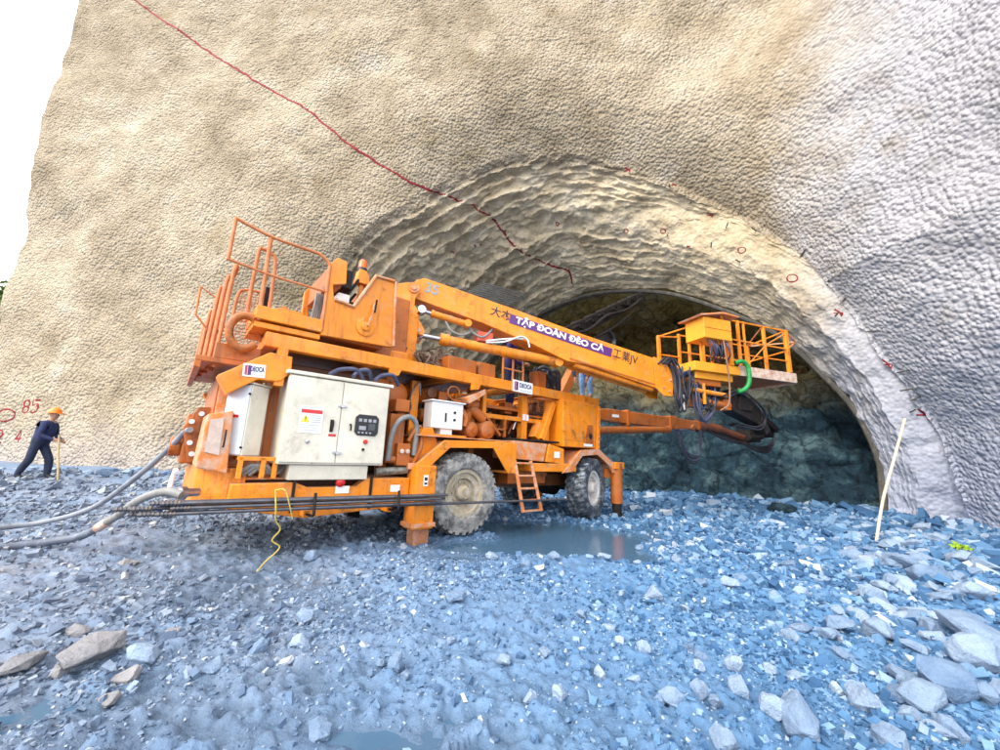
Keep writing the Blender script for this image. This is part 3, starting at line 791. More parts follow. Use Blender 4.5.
# cream electric cabinet
cab = empty("electric_cabinet"); cab.parent = J
MB().box(-2.66, -1.40, .09, -.50, 1.05, 2.10).build("body", M["cream"], cab, .012)
b = MB(); b.box(-2.70, -1.36, .125, -.53, 2.105, 2.15)
b.build("lid", M["cream"], cab, .012)
MB().box(-2.52, -1.58, .05, -.40, .87, 1.046).build("plinth", M["cream"], cab, .01)
d1 = MB().box(-2.645, -2.035, .094, .112, 1.075, 2.085).build("door", M["cream"], cab, .006)
d2 = MB().box(-2.025, -1.415, .094, .112, 1.075, 2.085).build("door", M["cream"], cab, .006)
for z in (1.20, 1.78):
    b = MB(); b.box(-2.08, -1.97, .113, .128, z - .012, z + .012); b.cyl((-2.03, .113, z), (-2.03, .15, z), .022, n=10)
    b.build("latch", M["steel"], cab)
b = MB(); b.tube([(-2.12, .112, 1.58), (-2.12, .15, 1.57), (-2.125, .155, 1.47)], .013, 8); b.box(-2.145, -2.105, .113, .125, 1.45, 1.60)
b.build("handle", M["dark_steel"], cab, smooth=True)
MB().tube([(-1.90, .113, 1.56), (-1.90, .15, 1.55), (-1.895, .15, 1.48)], .011, 8).build("handle", M["dark_steel"], cab, smooth=True)
cp = MB().prism([(-1.84, 1.47), (-1.80, 1.43), (-1.56, 1.43), (-1.53, 1.47), (-1.53, 1.66), (-1.57, 1.70), (-1.80, 1.70), (-1.84, 1.66)], .113, .135).build("control_panel", M["black"], cab, .008)
each("gauge", simple("gauge_face", (0.30, 0.31, 0.33), 0.3), cab, [("box", -1.80 + i * .063, -1.76 + i * .063, .136, .142, 1.605, 1.645) for i in range(4)]
     + [("box", -1.79, -1.70, .136, .142, 1.50, 1.55)] + [("box", -1.80 + i * .05, -1.775 + i * .05, .136, .142, 1.455, 1.475) for i in range(4)])
b = MB(); b.box(-1.67, -1.58, .136, .142, 1.50, 1.585); b.build("display", simple("dark_display", (0.03, 0.035, 0.05), 0.15), cab)
MB().lathe((-1.68, .113, 1.35), (0, 1, 0), [(0, .03), (.02, .03), (.035, .022), (.035, 0)], 14).build("stop_button", M["red_plastic"], cab, smooth=True)
MB().lathe((-1.70, .113, 1.25), (0, 1, 0), [(0, .018), (.02, .018), (.02, 0)], 12).build("switch_knob", M["black"], cab, smooth=True)
MB().lathe((-2.38, .113, 1.32), (0, 1, 0), [(0, .024), (.015, .022), (.02, 0)], 12).build("lock_plug", M["steel"], cab, smooth=True)
wl_ = MB().box(-2.50, -2.24, .113, .117, 1.42, 1.74).build("warning_label", M["paper"], cab)
MB().box(-2.49, -2.25, .118, .120, 1.655, 1.70).build("warning_band", M["red_plastic"], cab)
MB().box(-2.15, -2.06, .113, .116, 1.395, 1.425).build("warning_band", M["red_plastic"], cab)
MB().prism([(-2.485, 1.545), (-2.385, 1.545), (-2.435, 1.635)], .118, .121).build("warning_triangle", M["yellow"], cab)
b = MB()
for i in range(4): b.box(-2.37, -2.27 + .01 * (i % 2), .118, .120, 1.625 - i * .026, 1.635 - i * .026)
for i in range(3): b.box(-2.48, -2.27 - .02 * (i % 2), .118, .120, 1.51 - i * .03, 1.518 - i * .03)
b.build("print_lines", M["print_grey"], cab)
b = MB(); b.prism([(-2.437, 1.572), (-2.432, 1.572), (-2.428, 1.61), (-2.441, 1.61)], .122, .123); b.box(-2.438, -2.431, .122, .123, 1.556, 1.564); b.build("exclamation_mark", M["ink"], cab)

# slim white box beside it, turned a little, on an orange stand
TS = frame(-3.0, -.02, -42)
slim = empty("slim_cabinet"); slim.parent = J
MB(TS).box(0.0, .27, .0, -.30, 1.13, 1.93).build("body", M["cream"], slim, .01)
b = MB(TS); b.box(-.012, .285, .015, -.315, 1.935, 1.955); b.build("lid", M["cream"], slim, .004)
MB(TS).box(-.018, -.003, -.012, -.288, 1.145, 1.92).build("door", M["pale"], slim, .004)
MB(TS).box(-.024, -.019, -.10, -.18, 1.55, 1.58).build("red_mark", M["red_plastic"], slim)
each("hinge", M["dark_steel"], slim, [("cyl", (-.012, -.006, z), (-.03, -.006, z), .012, .012, 8) for z in (1.22, 1.82)], TS)
b = MB()
for x in (-3.02, -2.80, -2.68): b.box(x, x + .05, .0, -.05, .885, 1.12)
b.box(-3.03, -2.62, .0, -.06, 1.08, 1.125); b.box(-3.03, -2.98, -.05, -.35, 1.08, 1.12)
b.build("cabinet_stand", M["orange"], J, .006)
b = MB()
for i in range(3): b.tube([(-3.0 + .06 * i, -.12, .92), (-2.86 + .05 * i, -.06, 1.03), (-2.72 + .05 * i, -.10, .94), (-2.55 + .03 * i, -.2, 1.05)], .026, 8)
b.build("cable_loop", M["hose_grey"], J, smooth=True)

# upper deck: two long beams with a plate between
b = MB(); b.box(-2.95, 3.76, -.10, -.24, 2.425, 2.605); b.box(-2.95, 3.76, -2.26, -2.4, 2.425, 2.605); b.box(3.62, 3.755, -.24, -2.26, 2.43, 2.60); b.box(-2.94, -2.80, -.24, -2.26, 2.43, 2.60)
for x in (-1.6, -.2, 1.2, 2.5): b.box(x, x + .12, -.24, -2.26, 2.44, 2.56)
deck = b.build("upper_deck", M["orange"], J, .012)
MB().box(-2.79, 1.1, -.25, -2.25, 2.57, 2.585).build("deck_plate", M["orange_dirty"], deck)
MB().box(2.4, 3.62, -.25, -2.25, 2.57, 2.585).build("deck_plate", M["orange_dirty"], deck)
each("support_post", M["orange_dirty"], J, [("box", x, x + .12, y, y - .14, .87, 2.424) for x in (-2.75, -1.25, .35, 2.25) for y in (-.40, -1.96)], None, .008)
for x in (-1.36, .12): MB().prism([(x, 2.42), (x + .18, 2.42), (x + .14, 2.33), (x, 2.31)], -.06, -.12).build("lug", M["orange"], deck, .006)

# gusset beam under the rear of the deck, with the small signs
gus = MB().prism([(-3.35, 1.98), (-2.89, 2.33), (-2.65, 2.32), (-2.64, 2.12), (-2.75, 2.0), (-2.97, 1.99), (-3.23, 1.79)], .02, -.22).build("cantilever_bracket", M["orange"], J, .012)
MB().prism([(-3.35, 1.98), (-2.89, 2.33), (-2.65, 2.32), (-2.64, 2.12), (-2.75, 2.0), (-2.97, 1.99), (-3.23, 1.79)], -2.2, -2.4).build("cantilever_bracket", M["orange"], J, .012)
MB().box(-2.80, -2.70, .0, -.15, 1.95, 2.42).build("gusset_post", M["orange"], J, .006)
def sign(x, bb, z, w, h, tilt):
    T = DM
    c, s = math.cos(rad(tilt)), math.sin(rad(tilt))
    R = lambda u, v: (x + u * c - v * s, z + u * s + v * c)
    sg = MB().prism([R(-w / 2, -h / 2), R(w / 2, -h / 2), R(w / 2, h / 2), R(-w / 2, h / 2)], bb, bb + .006).build("name_sign", M["paper"], J)
    MB().prism([R(-w * .42, -h * .34), R(-w * .42 + h * .16, -h * .40), R(-w * .42 + h * .16, h * .40), R(-w * .42, h * .34)], bb + .007, bb + .009).build("logo", simple("red_logo", (0.45, 0.05, 0.10), 0.5), sg)
    MB().prism([R(-w * .42 + h * .2, -h * .40), R(-w * .42 + h * .42, -h * .34), R(-w * .42 + h * .42, h * .34), R(-w * .42 + h * .2, h * .40)], bb + .007, bb + .009).build("logo", M["purple"], sg)
    px, pz = R(w * .13, h * .10)
    text_mesh("lettering", "DEOCA", h * .52, simple("navy_lettering", (0.02, 0.02, 0.10), 0.5), sg, place(px, bb + .0085, pz, tilt=tilt), bold=h * .012, xscale=w * .62 / (h * .52 * 3.45))
    mb = MB()
    for i in range(5): mb.prism([R(w * (-.12 + .11 * i), -h * .36), R(w * (-.05 + .11 * i), -h * .36), R(w * (-.05 + .11 * i), -h * .27), R(w * (-.12 + .11 * i), -h * .27)], bb + .007, bb + .009)
    mb.build("print_lines", M["print_grey"], sg)
sign(-3.02, .021, 2.085, .22, .15, 3)
sign(1.32, -.095, 2.53, .52, .22, -1)

# rear platform with folded railings and mesh guard
b = MB(); b.box(-3.56, -2.92, -.25, -2.25, 2.16, 2.22); b.box(-3.56, -3.50, -.25, -2.25, 2.08, 2.16); b.box(-3.4, -2.95, -.25, -.35, 2.22, 2.40)
b.build("rear_platform", M["orange_dirty"], J, .008)
for bb, hh, xx in ((-.35, 1.22, -3.36), (-.62, 1.16, -3.40), (-1.0, 1.12, -3.44), (-1.5, .92, -3.48), (-1.95, .88, -3.50)):
    b = MB()
    b.tube([(xx - .02, bb, 2.12), (xx, bb, 2.1 + hh), (xx + .03, bb - .05, 2.16 + hh), (xx + .02, bb - .30, 2.14 + hh), (xx + .0, bb - .34, 2.08 + hh), (xx - .02, bb - .34, 2.12)], .021, 8, sub=4)
    b.bar((xx, bb, 2.62), (xx, bb - .34, 2.66), .03)
    b.build("gate_rail", M["rail"], J, smooth=True)
b = MB(); b.tube([(-3.46, -1.3, 3.24), (-3.64, -1.3, 3.34), (-3.63, -1.3, 2.94), (-3.45, -1.3, 2.74)], .013, 6, False)
b.build("far_railing", M["rail"], J)
mp = MB(); mp.tube([(-3.28, -.5, 2.40), (-3.27, -.5, 3.05), (-3.20, -.5, 3.18), (-3.0, -.5, 3.19), (-2.95, -.5, 3.10), (-2.95, -.5, 2.55)], .018, 8)
gp = mp.build("mesh_guard", M["rail"], J, smooth=True)
b = MB()
for i in range(9):
    x = -3.26 + i * .036
    b.bar((x, -.5, 2.45), (x, -.5, 3.16), .006)
for i in range(18):
    z = 2.47 + i * .04
    b.bar((-3.27, -.5, z), (-2.96, -.5, z + .012), .006)
b.build("wire_mesh", M["rail"], gp)
b = MB()
b.tube([(-2.34, -.1, 2.76), (-2.345, -.1, 3.55), (-2.36, -.1, 3.70), (-2.48, -.1, 3.79), (-2.62, -.1, 3.80), (-3.07, -.1, 3.81), (-3.45, -.1, 3.89)], .021, 8)
b.tube([(-3.45, -.1, 3.90), (-3.45, -.1, 3.35)], .020, 8); b.tube([(-3.46, -.1, 3.36), (-2.96, -.1, 3.31), (-2.35, -.1, 3.30)], .017, 8)
b.tube([(-3.07, -.11, 3.82), (-3.05, -.11, 2.72)], .024, 8)
b.build("guard_railing", M["rail"], J, smooth=True)
b = MB(); b.tube([(-3.16, -.32, 2.72), (-3.15, -.32, 3.62), (-3.11, -.32, 3.71), (-3.02, -.32, 3.69), (-2.95, -.32, 3.55), (-2.93, -.32, 2.72)], .022, 8)
b.build("grab_hoop", M["rail"], J, smooth=True)
b = MB(); b.box(-3.09, -2.34, -.08, -.9, 2.735, 2.90); b.box(-3.09, -2.34, -.12, -.9, 2.64, 2.71)
cpz = b.build("operator_step", M["orange"], J, .01)
b = MB(); b.box(-2.82, -2.50, -.45, -.75, 2.902, 3.05); b.cyl((-2.72, -.6, 3.05), (-2.72, -.6, 3.12), .035); b.build("junction_box", M["orange"], J, .015)
MB().box(-2.99, -2.93, -.45, -.65, 2.90, 3.28).build("side_post", M["dark_steel"], J, .006)
b = MB()
for i in range(5): b.tube([(-2.46 + .028 * i, -.25 - .02 * i, 2.88), (-2.44 + .028 * i, -.24 - .02 * i, 3.1), (-2.42 + .026 * i, -.28, 3.32)], .013, 6)
b.build("cable_loop", M["hose_grey"], J, smooth=True)
b = MB(); b.tube([(-3.16 + .17 * math.sin(t) * .9, -.14, 2.55 - .2 * math.cos(t)) for t in np.linspace(-3.6, .9, 14)], .045, 10, sub=2)
b.build("ribbed_hose", M["orange_dirty"], J, smooth=True)
b = MB(); b.box(-2.92, -2.5, -.3, -.8, 2.61, 2.64); b.cyl((-2.9, -.4, 2.55), (-2.62, -.4, 2.66), .05); b.cyl((-2.85, -.6, 2.5), (-2.6, -.6, 2.68), .05)
b.build("linkage", M["dark_steel"], J, .004)

# turret: cut-out side plates, housing, winch disc, lever, beacon
plate = [(-2.345, 2.70), (-1.33, 2.745), (-1.395, 3.76), (-1.70, 3.745), (-1.97, 3.19), (-2.235, 3.22), (-2.275, 3.43), (-2.105, 3.50), (-2.125, 3.82), (-2.26, 3.84), (-2.355, 3.70)]
tp = MB().prism(plate, -.10, -.17).build("turret_plate", M["orange"], J, .01)
tp2 = MB().prism(plate, -1.35, -1.42).build("turret_plate", M["orange"], J, .01)
b = MB(); b.tube([(-2.23, -.085, 3.225), (-1.975, -.085, 3.195), (-1.705, -.085, 3.75), (-1.42, -.085, 3.765)], .022, 8, False); b.tube([(-1.40, -.085, 3.76), (-1.335, -.085, 2.76)], .022, 8, False)
b.build("edge_trim", M["orange_dusty"], tp, smooth=True)
MB().lathe((-1.775, -.10, 2.95), (0, 1, 0), [(0, .135), (.02, .135), (.025, .115), (.025, .07), (.05, .065), (.06, .045), (.06, 0)], 28).build("winch_disc", M["orange"], tp, smooth=True)
b = MB(); b.bar((-1.77, -.02, 2.95), (-1.70, -.02, 3.22), .03); b.bar((-1.715, -.03, 3.2), (-1.685, -.03, 3.32), .035); b.build("lever", M["orange_dusty"], tp, .004)
MB().bar((-1.70, -.01, 3.16), (-1.685, -.01, 3.36), .025).build("lever_grip", M["dark_steel"], tp, .004)
b = MB(); b.box(-2.30, -1.45, -.20, -1.33, 2.71, 3.12); b.box(-1.72, -.95, -.45, -1.3, 2.61, 3.70); b.box(-2.30, -2.14, -.18, -1.33, 3.45, 3.78)
b.build("turret_housing", M["orange_dirty"], J, .02)
b = MB(); b.box(-2.12, -1.98, -.25, -.9, 3.5, 3.78); b.box(-2.24, -2.10, -.2, -1.0, 3.80, 3.845); b.bar((-2.1, -.4, 3.2), (-1.85, -.4, 3.75), .04); b.bar((-2.05, -.6, 3.15), (-1.8, -.6, 3.6), .04); b.box(-2.16, -1.9, -.3, -.7, 3.14, 3.34)
b.build("valve_block", M["dark_steel"], J, .01)
MB().box(-2.14, -1.98, -.28, -.5, 3.30, 3.42).build("lamp_box", M["white_paint"], J, .01)
bc = empty("beacon_lamp"); bc.parent = J
b = MB(); b.prism([(-1.87, 3.72), (-1.68, 3.72), (-1.68, 3.86), (-1.74, 3.94), (-1.84, 3.94)], -.42, -.58); b.box(-1.80, -1.74, -.47, -.53, 3.2, 3.72); b.build("bracket", M["orange"], bc, .01)
MB().lathe((-1.78, -.5, 3.94), (0, 0, 1), [(0, .07), (.05, .07), (.05, .066)], 18).build("base", M["black"], bc, smooth=True)
MB().lathe((-1.78, -.5, 3.99), (0, 0, 1), [(0, .066), (.10, .062), (.135, .045), (.15, .015), (.151, 0)], 18).build("lens", M["beacon"], bc, smooth=True)
b = MB(); b.box(-1.30, -.72, -.55, -1.25, 2.61, 3.55); b.cyl((-1.0, -.9, 2.6), (-1.0, -.9, 2.8), .5, n=28)
b.build("slew_column", M["orange"], J, .03)

# main boom, swung 22 degrees towards the viewer
TB = frame(-.70, -.90, 22)
br_poly = [(-.34, 3.80), (-.34, 4.05), (-.10, 4.12), (.06, 4.10), (.10, 3.98), (.02, 3.84), (.02, 3.72), (.10, 3.62), (.06, 3.56), (.24, 3.28), (.20, 3.20), (-.24, 3.30), (-.30, 3.5)]
b = MB(TB); b.prism(br_poly, .235, .285); b.prism(br_poly, -.285, -.235); b.box(-.9, -.28, -.25, .25, 3.35, 3.98)
b.build("boom_bracket", M["orange"], J, .008)
b = MB(TB); b.cyl((-.02, -.33, 4.03), (-.02, .33, 4.03), .05); b.cyl((-.02, .28, 4.03), (-.02, .31, 4.03), .095)
b.build("pivot_pin", M["orange_dusty"], J, smooth=True)
MB(TB).cyl((.12, -.3, 3.28), (.12, .3, 3.28), .04).build("pivot_pin", M["orange_dusty"], J, smooth=True)
boom_poly = [(-.10, 4.04), (.02, 4.22), (.16, 4.285), (1.8, 3.99), (3.4, 3.67), (5.30, 3.345), (5.12, 2.74), (3.45, 3.065), (3.0, 3.09), (2.75, 3.17), (2.22, 3.35), (1.29, 3.60), (.04, 3.87)]
boom = MB(TB).prism(boom_poly, .21, -.21).build("main_boom", M["orange"], J, .015)
b = MB(TB); b.prism([(5.02, 3.41), (5.48, 3.325), (5.56, 3.18), (5.46, 2.60), (5.24, 2.60), (5.05, 2.74)], .235, .215); b.prism([(5.02, 3.41), (5.48, 3.325), (5.56, 3.18), (5.46, 2.60), (5.24, 2.60), (5.05, 2.74)], -.235, -.215)
b.box(5.2, 5.6, -.15, .15, 2.75, 3.2)
b.build("boom_head", M["orange"], boom, .006)
each("bolt", M["orange_dusty"], boom, [("cyl", (x, .235, z), (x, .26, z), .025, .025, 8) for x, z in ((5.32, 3.24), (5.42, 2.95), (5.25, 2.78), (5.38, 2.7))], TB)
each("slide_tube", M["orange"], boom, [("cyl", (3.2, y, 3.06), (5.05, y, 2.73), .055) for y in (.1, -.1)], TB, 0, True)
MB(TB).prism([(3.05, 3.13), (5.08, 2.80), (5.085, 2.825), (3.05, 3.165)], .211, .222).build("rib_strip", M["orange_dirty"], boom)
TILT = -10.3
MB(TB).prism([(1.80, 3.865), (4.02, 3.462), (3.985, 3.285), (1.775, 3.685)], .212, .219).build("banner", M["purple"], boom)
text_mesh("banner_lettering", "TẬP ĐOÀN ĐÈO CẢ", .168, M["white_ink"], boom, place(2.86, .221, 3.585, tilt=TILT, T=TB), bold=.0052, xscale=1.27)
text_mesh("stencil_lettering", "大本", .21, M["ink"], boom, place(1.61, .213, 3.83, tilt=TILT, T=TB), bold=.002)
text_mesh("stencil_lettering", "工業JV", .23, M["ink"], boom, place(4.33, .213, 3.325, tilt=TILT, T=TB), bold=.001, xscale=.92)
text_mesh("stencil_number", "35", .26, M["grey_ink"], boom, place(.30, .213, 4.09, tilt=TILT, T=TB), bold=.006)

def cylinder(name, p, q, r, rod_r, split, T, mat=None):
    p, q = Vector(p), Vector(q); m_ = p.lerp(q, split)
    b = MB(T); b.cyl(m_, q, r); b.cyl(m_.lerp(q, -.02), m_.lerp(q, .05), r * 1.2); b.cyl(m_.lerp(q, .5), m_.lerp(q, .53), r * 1.12); b.cyl(q + Vector((0, -.09, 0)), q + Vector((0, .09, 0)), r * 1.1)
    o = b.build(name, mat or M["orange"], J, smooth=True)
    b = MB(T); b.cyl(p, m_, rod_r); b.cyl(p + Vector((0, -.09, 0)), p + Vector((0, .09, 0)), rod_r * 1.8)
    b.build("piston_rod", M["steel"], o, smooth=True)
    return o
cylinder("lift_cylinder", (.14, .05, 3.27), (2.86, .05, 3.09), .092, .05, .16, TB)
cylinder("tilt_cylinder", (.16, .12, 3.70), (1.0, .12, 3.57), .062, .04, .22, TB)
MB(TB).box(.0, .16, .05, .19, 3.66, 3.75).build("hose_fitting", M["green_hose"], J, .01)
b = MB(TB)
b.tube([(1.0, .1, 3.55), (1.15, .14, 3.40), (1.3, .15, 3.36), (1.45, .14, 3.5), (1.5, .1, 3.62)], .02, 8)
b.tube([(.6, .13, 3.56), (.7, .16, 3.40), (.9, .16, 3.34), (1.1, .1, 3.45)], .02, 8)
b.build("hose_pair", M["hose_grey"], J, smooth=True)
b = MB(TB)
b.tube([(1.35, .22, 3.24), (1.7, .23, 3.30), (2.0, .23, 3.44), (2.15, .22, 3.40), (2.2, .22, 3.26)], .016, 6); b.tube([(1.35, .20, 3.28), (1.8, .2, 3.38), (2.15, .2, 3.42)], .016, 6)
b.build("white_hose", M["white_paint"], J, smooth=True)
b = MB(TB); b.box(1.2, 1.5, -.2, .15, 3.28, 3.46); b.build("valve_bank", simple("red_orange_paint", (0.50, 0.06, 0.02), 0.45, var=0.3), J, .012)

# work basket on the end of the boom
bk = empty("work_basket"); bk.parent = J
b = MB(TB); b.box(5.95, 7.22, -.75, .40, 3.20, 3.40); b.box(6.05, 7.1, -.6, .3, 3.05, 3.2)
b.build("floor_box", M["yellow_orange"], bk, .012)
b = MB(TB); b.box(7.22, 8.95, -.75, .36, 3.22, 3.27); b.build("floor", M["orange_dirty"], bk, .006)
MB(TB).box(7.22, 9.0, .36, .40, 3.20, 3.43).build("toe_board", M["rust_white"], bk, .006)
MB(TB).box(8.97, 9.01, -.75, .36, 3.18, 3.42).build("toe_board", M["rust_white"], bk, .006)
each("post", M["orange"], bk, [("box", x - w, x + w, y - w, y + w, z0, z1) for x, y, w, z0, z1 in
     ((6.98, .37, .055, 3.40, 4.56), (7.32, .35, .028, 3.44, 4.52), (8.12, .35, .03, 3.44, 4.50), (8.84, .36, .04, 3.44, 4.50),
      (5.98, -.70, .035, 3.40, 4.28), (6.6, -.70, .03, 3.40, 4.40), (7.4, -.72, .025, 3.27, 4.40), (8.2, -.72, .025, 3.27, 4.40), (8.92, -.72, .03, 3.27, 4.40), (6.25, .30, .025, 3.40, 3.95), (7.50, .35, .02, 3.44, 4.52))], TB, .006)
b = MB(TB)
for z in (4.48, 4.02): b.bar((7.0, .35, z + .02), (8.84, .36, z), .034)
b.bar((7.32, .34, 3.72), (8.84, .36, 3.72), .026)
b.bar((8.12, .35, 4.02), (8.84, .36, 4.42), .024); b.bar((7.5, .35, 3.46), (8.12, .35, 4.0), .022)
b.build("near_railing", M["orange"], bk, .004)
b = MB(TB)
for z in (4.38, 3.95): b.bar((6.6, -.72, z), (8.92, -.72, z), .034)
b.bar((5.98, -.7, 4.25), (6.6, -.7, 4.32), .034); b.bar((5.98, -.7, 3.8), (6.6, -.7, 3.8), .03)
b.bar((8.92, -.72, 4.38), (8.84, .36, 4.48), .034); b.bar((8.92, -.72, 3.95), (8.84, .36, 3.98), .03)
b.bar((5.98, -.7, 4.25), (6.1, .25, 4.25), .03)
b.build("far_railing", M["orange"], bk, .004)
b = MB(TB)
b.bar((8.84, .36, 4.48), (9.55, .1, 4.36), .03); b.bar((8.92, -.72, 4.38), (9.55, .1, 4.36), .03); b.bar((9.55, .1, 4.36), (8.86, .3, 3.98), .03); b.bar((8.12, .35, 4.5), (8.92, -.72, 4.40), .026)
b.build("end_bracket", M["orange_dusty"], bk, .004)
cb = MB(TB).box(6.04, 6.80, .10, .62, 3.88, 4.34).build("control_box", M["yellow_orange"], bk, .012)
MB(TB).prism([(5.90, 4.36), (6.55, 4.50), (7.0, 4.46), (7.0, 4.43), (6.55, 4.455), (5.93, 4.33)], .68, .02).build("box_roof", M["orange_dusty"], cb, .006)
MB(TB).box(6.045, 6.795, .621, .626, 4.10, 4.108).build("seam", M["orange_dirty"], cb)
each("brace", M["orange"], bk, [("bar", (6.55, .6, 4.44), (6.93, .40, 4.05), .04), ("bar", (6.1, .12, 3.4), (6.1, .12, 3.9), .05), ("bar", (6.74, .12, 3.4), (6.74, .12, 3.9), .05)], TB, .004)
b = MB(TB); rng = random.Random(5)
for i in range(12):
    x = 6.20 + i * .045; y = .50 + rng.uniform(-.06, .06); dx = rng.uniform(-.03, .12)
    b.tube([(x, y, 3.88), (x + .02 + dx * .3, y + .04, 3.72), (x + dx + .05, y - .02, 3.56), (x + .18 + dx, y - .25, 3.46 + rng.uniform(0, .08))], .013, 6)
b.build("cable_bundle", M["hose_blue"], bk, smooth=True)
# wrist under the basket
b = MB(TB); b.box(5.5, 6.2, -.14, .14, 2.78, 3.12); b.box(5.9, 6.8, -.25, .25, 2.92, 3.06); b.cyl((6.2, 0, 2.45), (6.2, 0, 3.06), .16, n=20); b.cyl((5.9, 0, 2.9), (7.0, .1, 2.55), .085); b.cyl((6.1, .12, 2.60), (7.05, .2, 2.52), .07); b.box(6.85, 7.05, .0, .25, 2.42, 2.66)
b.build("wrist", M["orange_dirty"], J, .015)
each("cross_tube", M["orange"], J, [("cyl", (6.0, .22, 2.80), (6.9, .26, 2.74), .05), ("cyl", (6.3, .25, 2.5), (6.3, .25, 2.95), .035)], TB, 0, True)
# hanging hydraulic hoses at the boom head
rng = random.Random(11)
for g, (x0, x1, zt, zb, n_, mat) in enumerate(((5.42, 5.88, 3.36, 2.30, 9, "hose"), (5.55, 5.75, 3.30, 2.20, 5, "hose_blue"), (5.95, 6.6, 3.15, 2.10, 6, "hose_blue"), (6.1, 6.75, 3.0, 2.25, 5, "hose"))):
    for i in range(n_):
        y = .10 + .03 * i + rng.uniform(-.02, .02); a0 = x0 + rng.uniform(-.06, .10); a1 = x1 + rng.uniform(-.10, .10); zz = zb + rng.uniform(-.05, .35)
        MB(TB).tube([(a0 - .25, y, zt - .1), (a0 - .05, y + .03, zt + rng.uniform(-.05, .06)), (a0 + .12, y + .05, zt - .30), (a0 + .10 + .1 * (a1 - a0), y + .05, zz + .25), ((a0 + a1) / 2, y + .04, zz), (a1 - .04, y, zz + .3), (a1 + .06, y - .05, zt - .25), (a1 + .15, y - .1, zt - .02)], .020, 7).build("hydraulic_hose", M[mat], J, smooth=True)
b = MB(TB); b.tube([(6.55, .62, 3.88), (6.56, .64, 3.5), (6.62, .62, 3.0), (6.58, .6, 2.5), (6.45, .5, 2.35)], .018, 7); b.build("brown_hose", simple("brown_hose_rubber", (0.22, 0.12, 0.07), 0.5), J, smooth=True)
b = MB(TB); b.tube([(5.72, .25, 2.66), (5.72, .25, 2.36), (5.72, .25, 2.3)], .028, 6); b.build("dripping_rag", M["paper"], J)
b = MB(TB); b.tube([(7.05, .44, 3.46), (7.18, .50, 3.50), (7.30, .52, 3.40), (7.33, .52, 3.18), (7.30, .50, 2.98), (7.20, .45, 2.86), (7.10, .40, 2.82)], .048, 12)
b.build("green_sleeve", M["green_hose"], J, smooth=True)

# lower drill boom, swung out the same way, with its feed at the far end
TD = frame(3.9, -.90, 16)
b = MB(); b.box(3.55, 3.95, -.55, -1.25, 1.62, 2.38); b.build("boom_mount", M["orange"], J, .02)
b = MB(TD); b.prism([(-.05, 2.46), (.25, 2.46), (.34, 2.36), (.34, 2.22), (-.05, 2.2)], .14, -.14); b.prism([(-.05, 2.02), (.2, 2.02), (.3, 1.95), (.3, 1.84), (-.05, 1.80)], .14, -.14)
b.build("yoke", M["orange_dirty"], J, .015)
each("yoke_pin", M["orange_dirty"], J, [("cyl", (.18, .16, z - .12), (.18, .16, z + .12), .05) for z in (2.35, 1.92)], TD, 0, True)
b = MB(TD); b.prism([(.2, 2.46), (.9, 2.52), (3.2, 2.46), (4.35, 2.42), (4.35, 2.18), (3.2, 2.16), (1.3, 2.18), (.2, 2.24)], .14, -.14); b.box(3.0, 3.3, -.17, .17, 2.13, 2.50); b.box(1.5, 1.6, -.16, .16, 2.12, 2.54); b.cyl((3.9, -.2, 2.22), (3.9, .2, 2.22), .09)
db = b.build("drill_boom", M["orange_dirty"], J, .03)
MB(TD).box(1.02, 1.24, .141, .145, 2.31, 2.38).build("sticker", M["paper"], db)
cylinder("boom_cylinder", (3.9, .06, 2.20), (.2, .06, 1.92), .10, .055, .25, TD, M["orange_dirty"])
b = MB(TD); b.cyl((4.3, 0, 2.31), (5.2, 0, 2.26), .14); b.cyl((5.2, 0, 2.26), (6.5, 0, 2.0), .11); b.cyl((4.2, 0, 2.31), (4.45, 0, 2.3), .18)
b.build("forearm", simple("oily_rust_paint", (0.16, 0.045, 0.015), 0.42, var=0.4, dirt=(0.04, 0.02, 0.015), scale=4), J, smooth=True)
b = MB(TD); b.bar((5.9, .1, 2.95), (7.7, -.1, 2.25), .30, .22); b.bar((6.0, .2, 3.12), (7.3, .05, 2.62), .12, .14); b.box(6.3, 6.8, -.25, .2, 1.95, 2.5); b.bar((6.9, .15, 2.7), (7.75, .0, 2.40), .36, .18); b.cyl((6.1, .25, 2.05), (7.0, .1, 2.15), .09)
fd = b.build("drill_feed", M["dark_steel"], J, .02)
b = MB(TD)
for i in range(6): b.tube([(5.6, .1 - .04 * i, 3.0), (6.2, .18 - .05 * i, 3.14 - .02 * i), (6.9, .16 - .05 * i, 2.88), (7.5, .1 - .04 * i, 2.52), (7.72, .05, 2.2), (7.4, .05, 1.9 - .04 * i), (6.7, .1, 1.82 - .03 * i), (5.9, .1, 1.95)], .022, 6)
b.build("feed_hoses", M["hose"], fd, smooth=True)
for i in range(4):
    MB(TD).tube([(4.5, .12 - .05 * i, 2.2), (5.0, .16 - .06 * i, 2.0 + .04 * i), (5.6, .18 - .06 * i, 1.88 + .05 * i), (6.2, .1 - .04 * i, 1.86 + .04 * i)], .026, 7).build("hydraulic_hose", M["hose"], J, smooth=True)
for i in range(4):
    MB(TD).tube([(3.35 - .04 * i, .1, 2.2), (3.42, .14, 1.75 + .05 * i), (3.62, .12, 1.35 + .07 * i), (3.95, .1, 1.24 + .07 * i), (4.15, .12, 1.55), (4.18 + .03 * i, .1, 2.2)], .026, 7).build("hydraulic_hose", M["hose_blue" if i % 2 else "hose"], J, smooth=True)

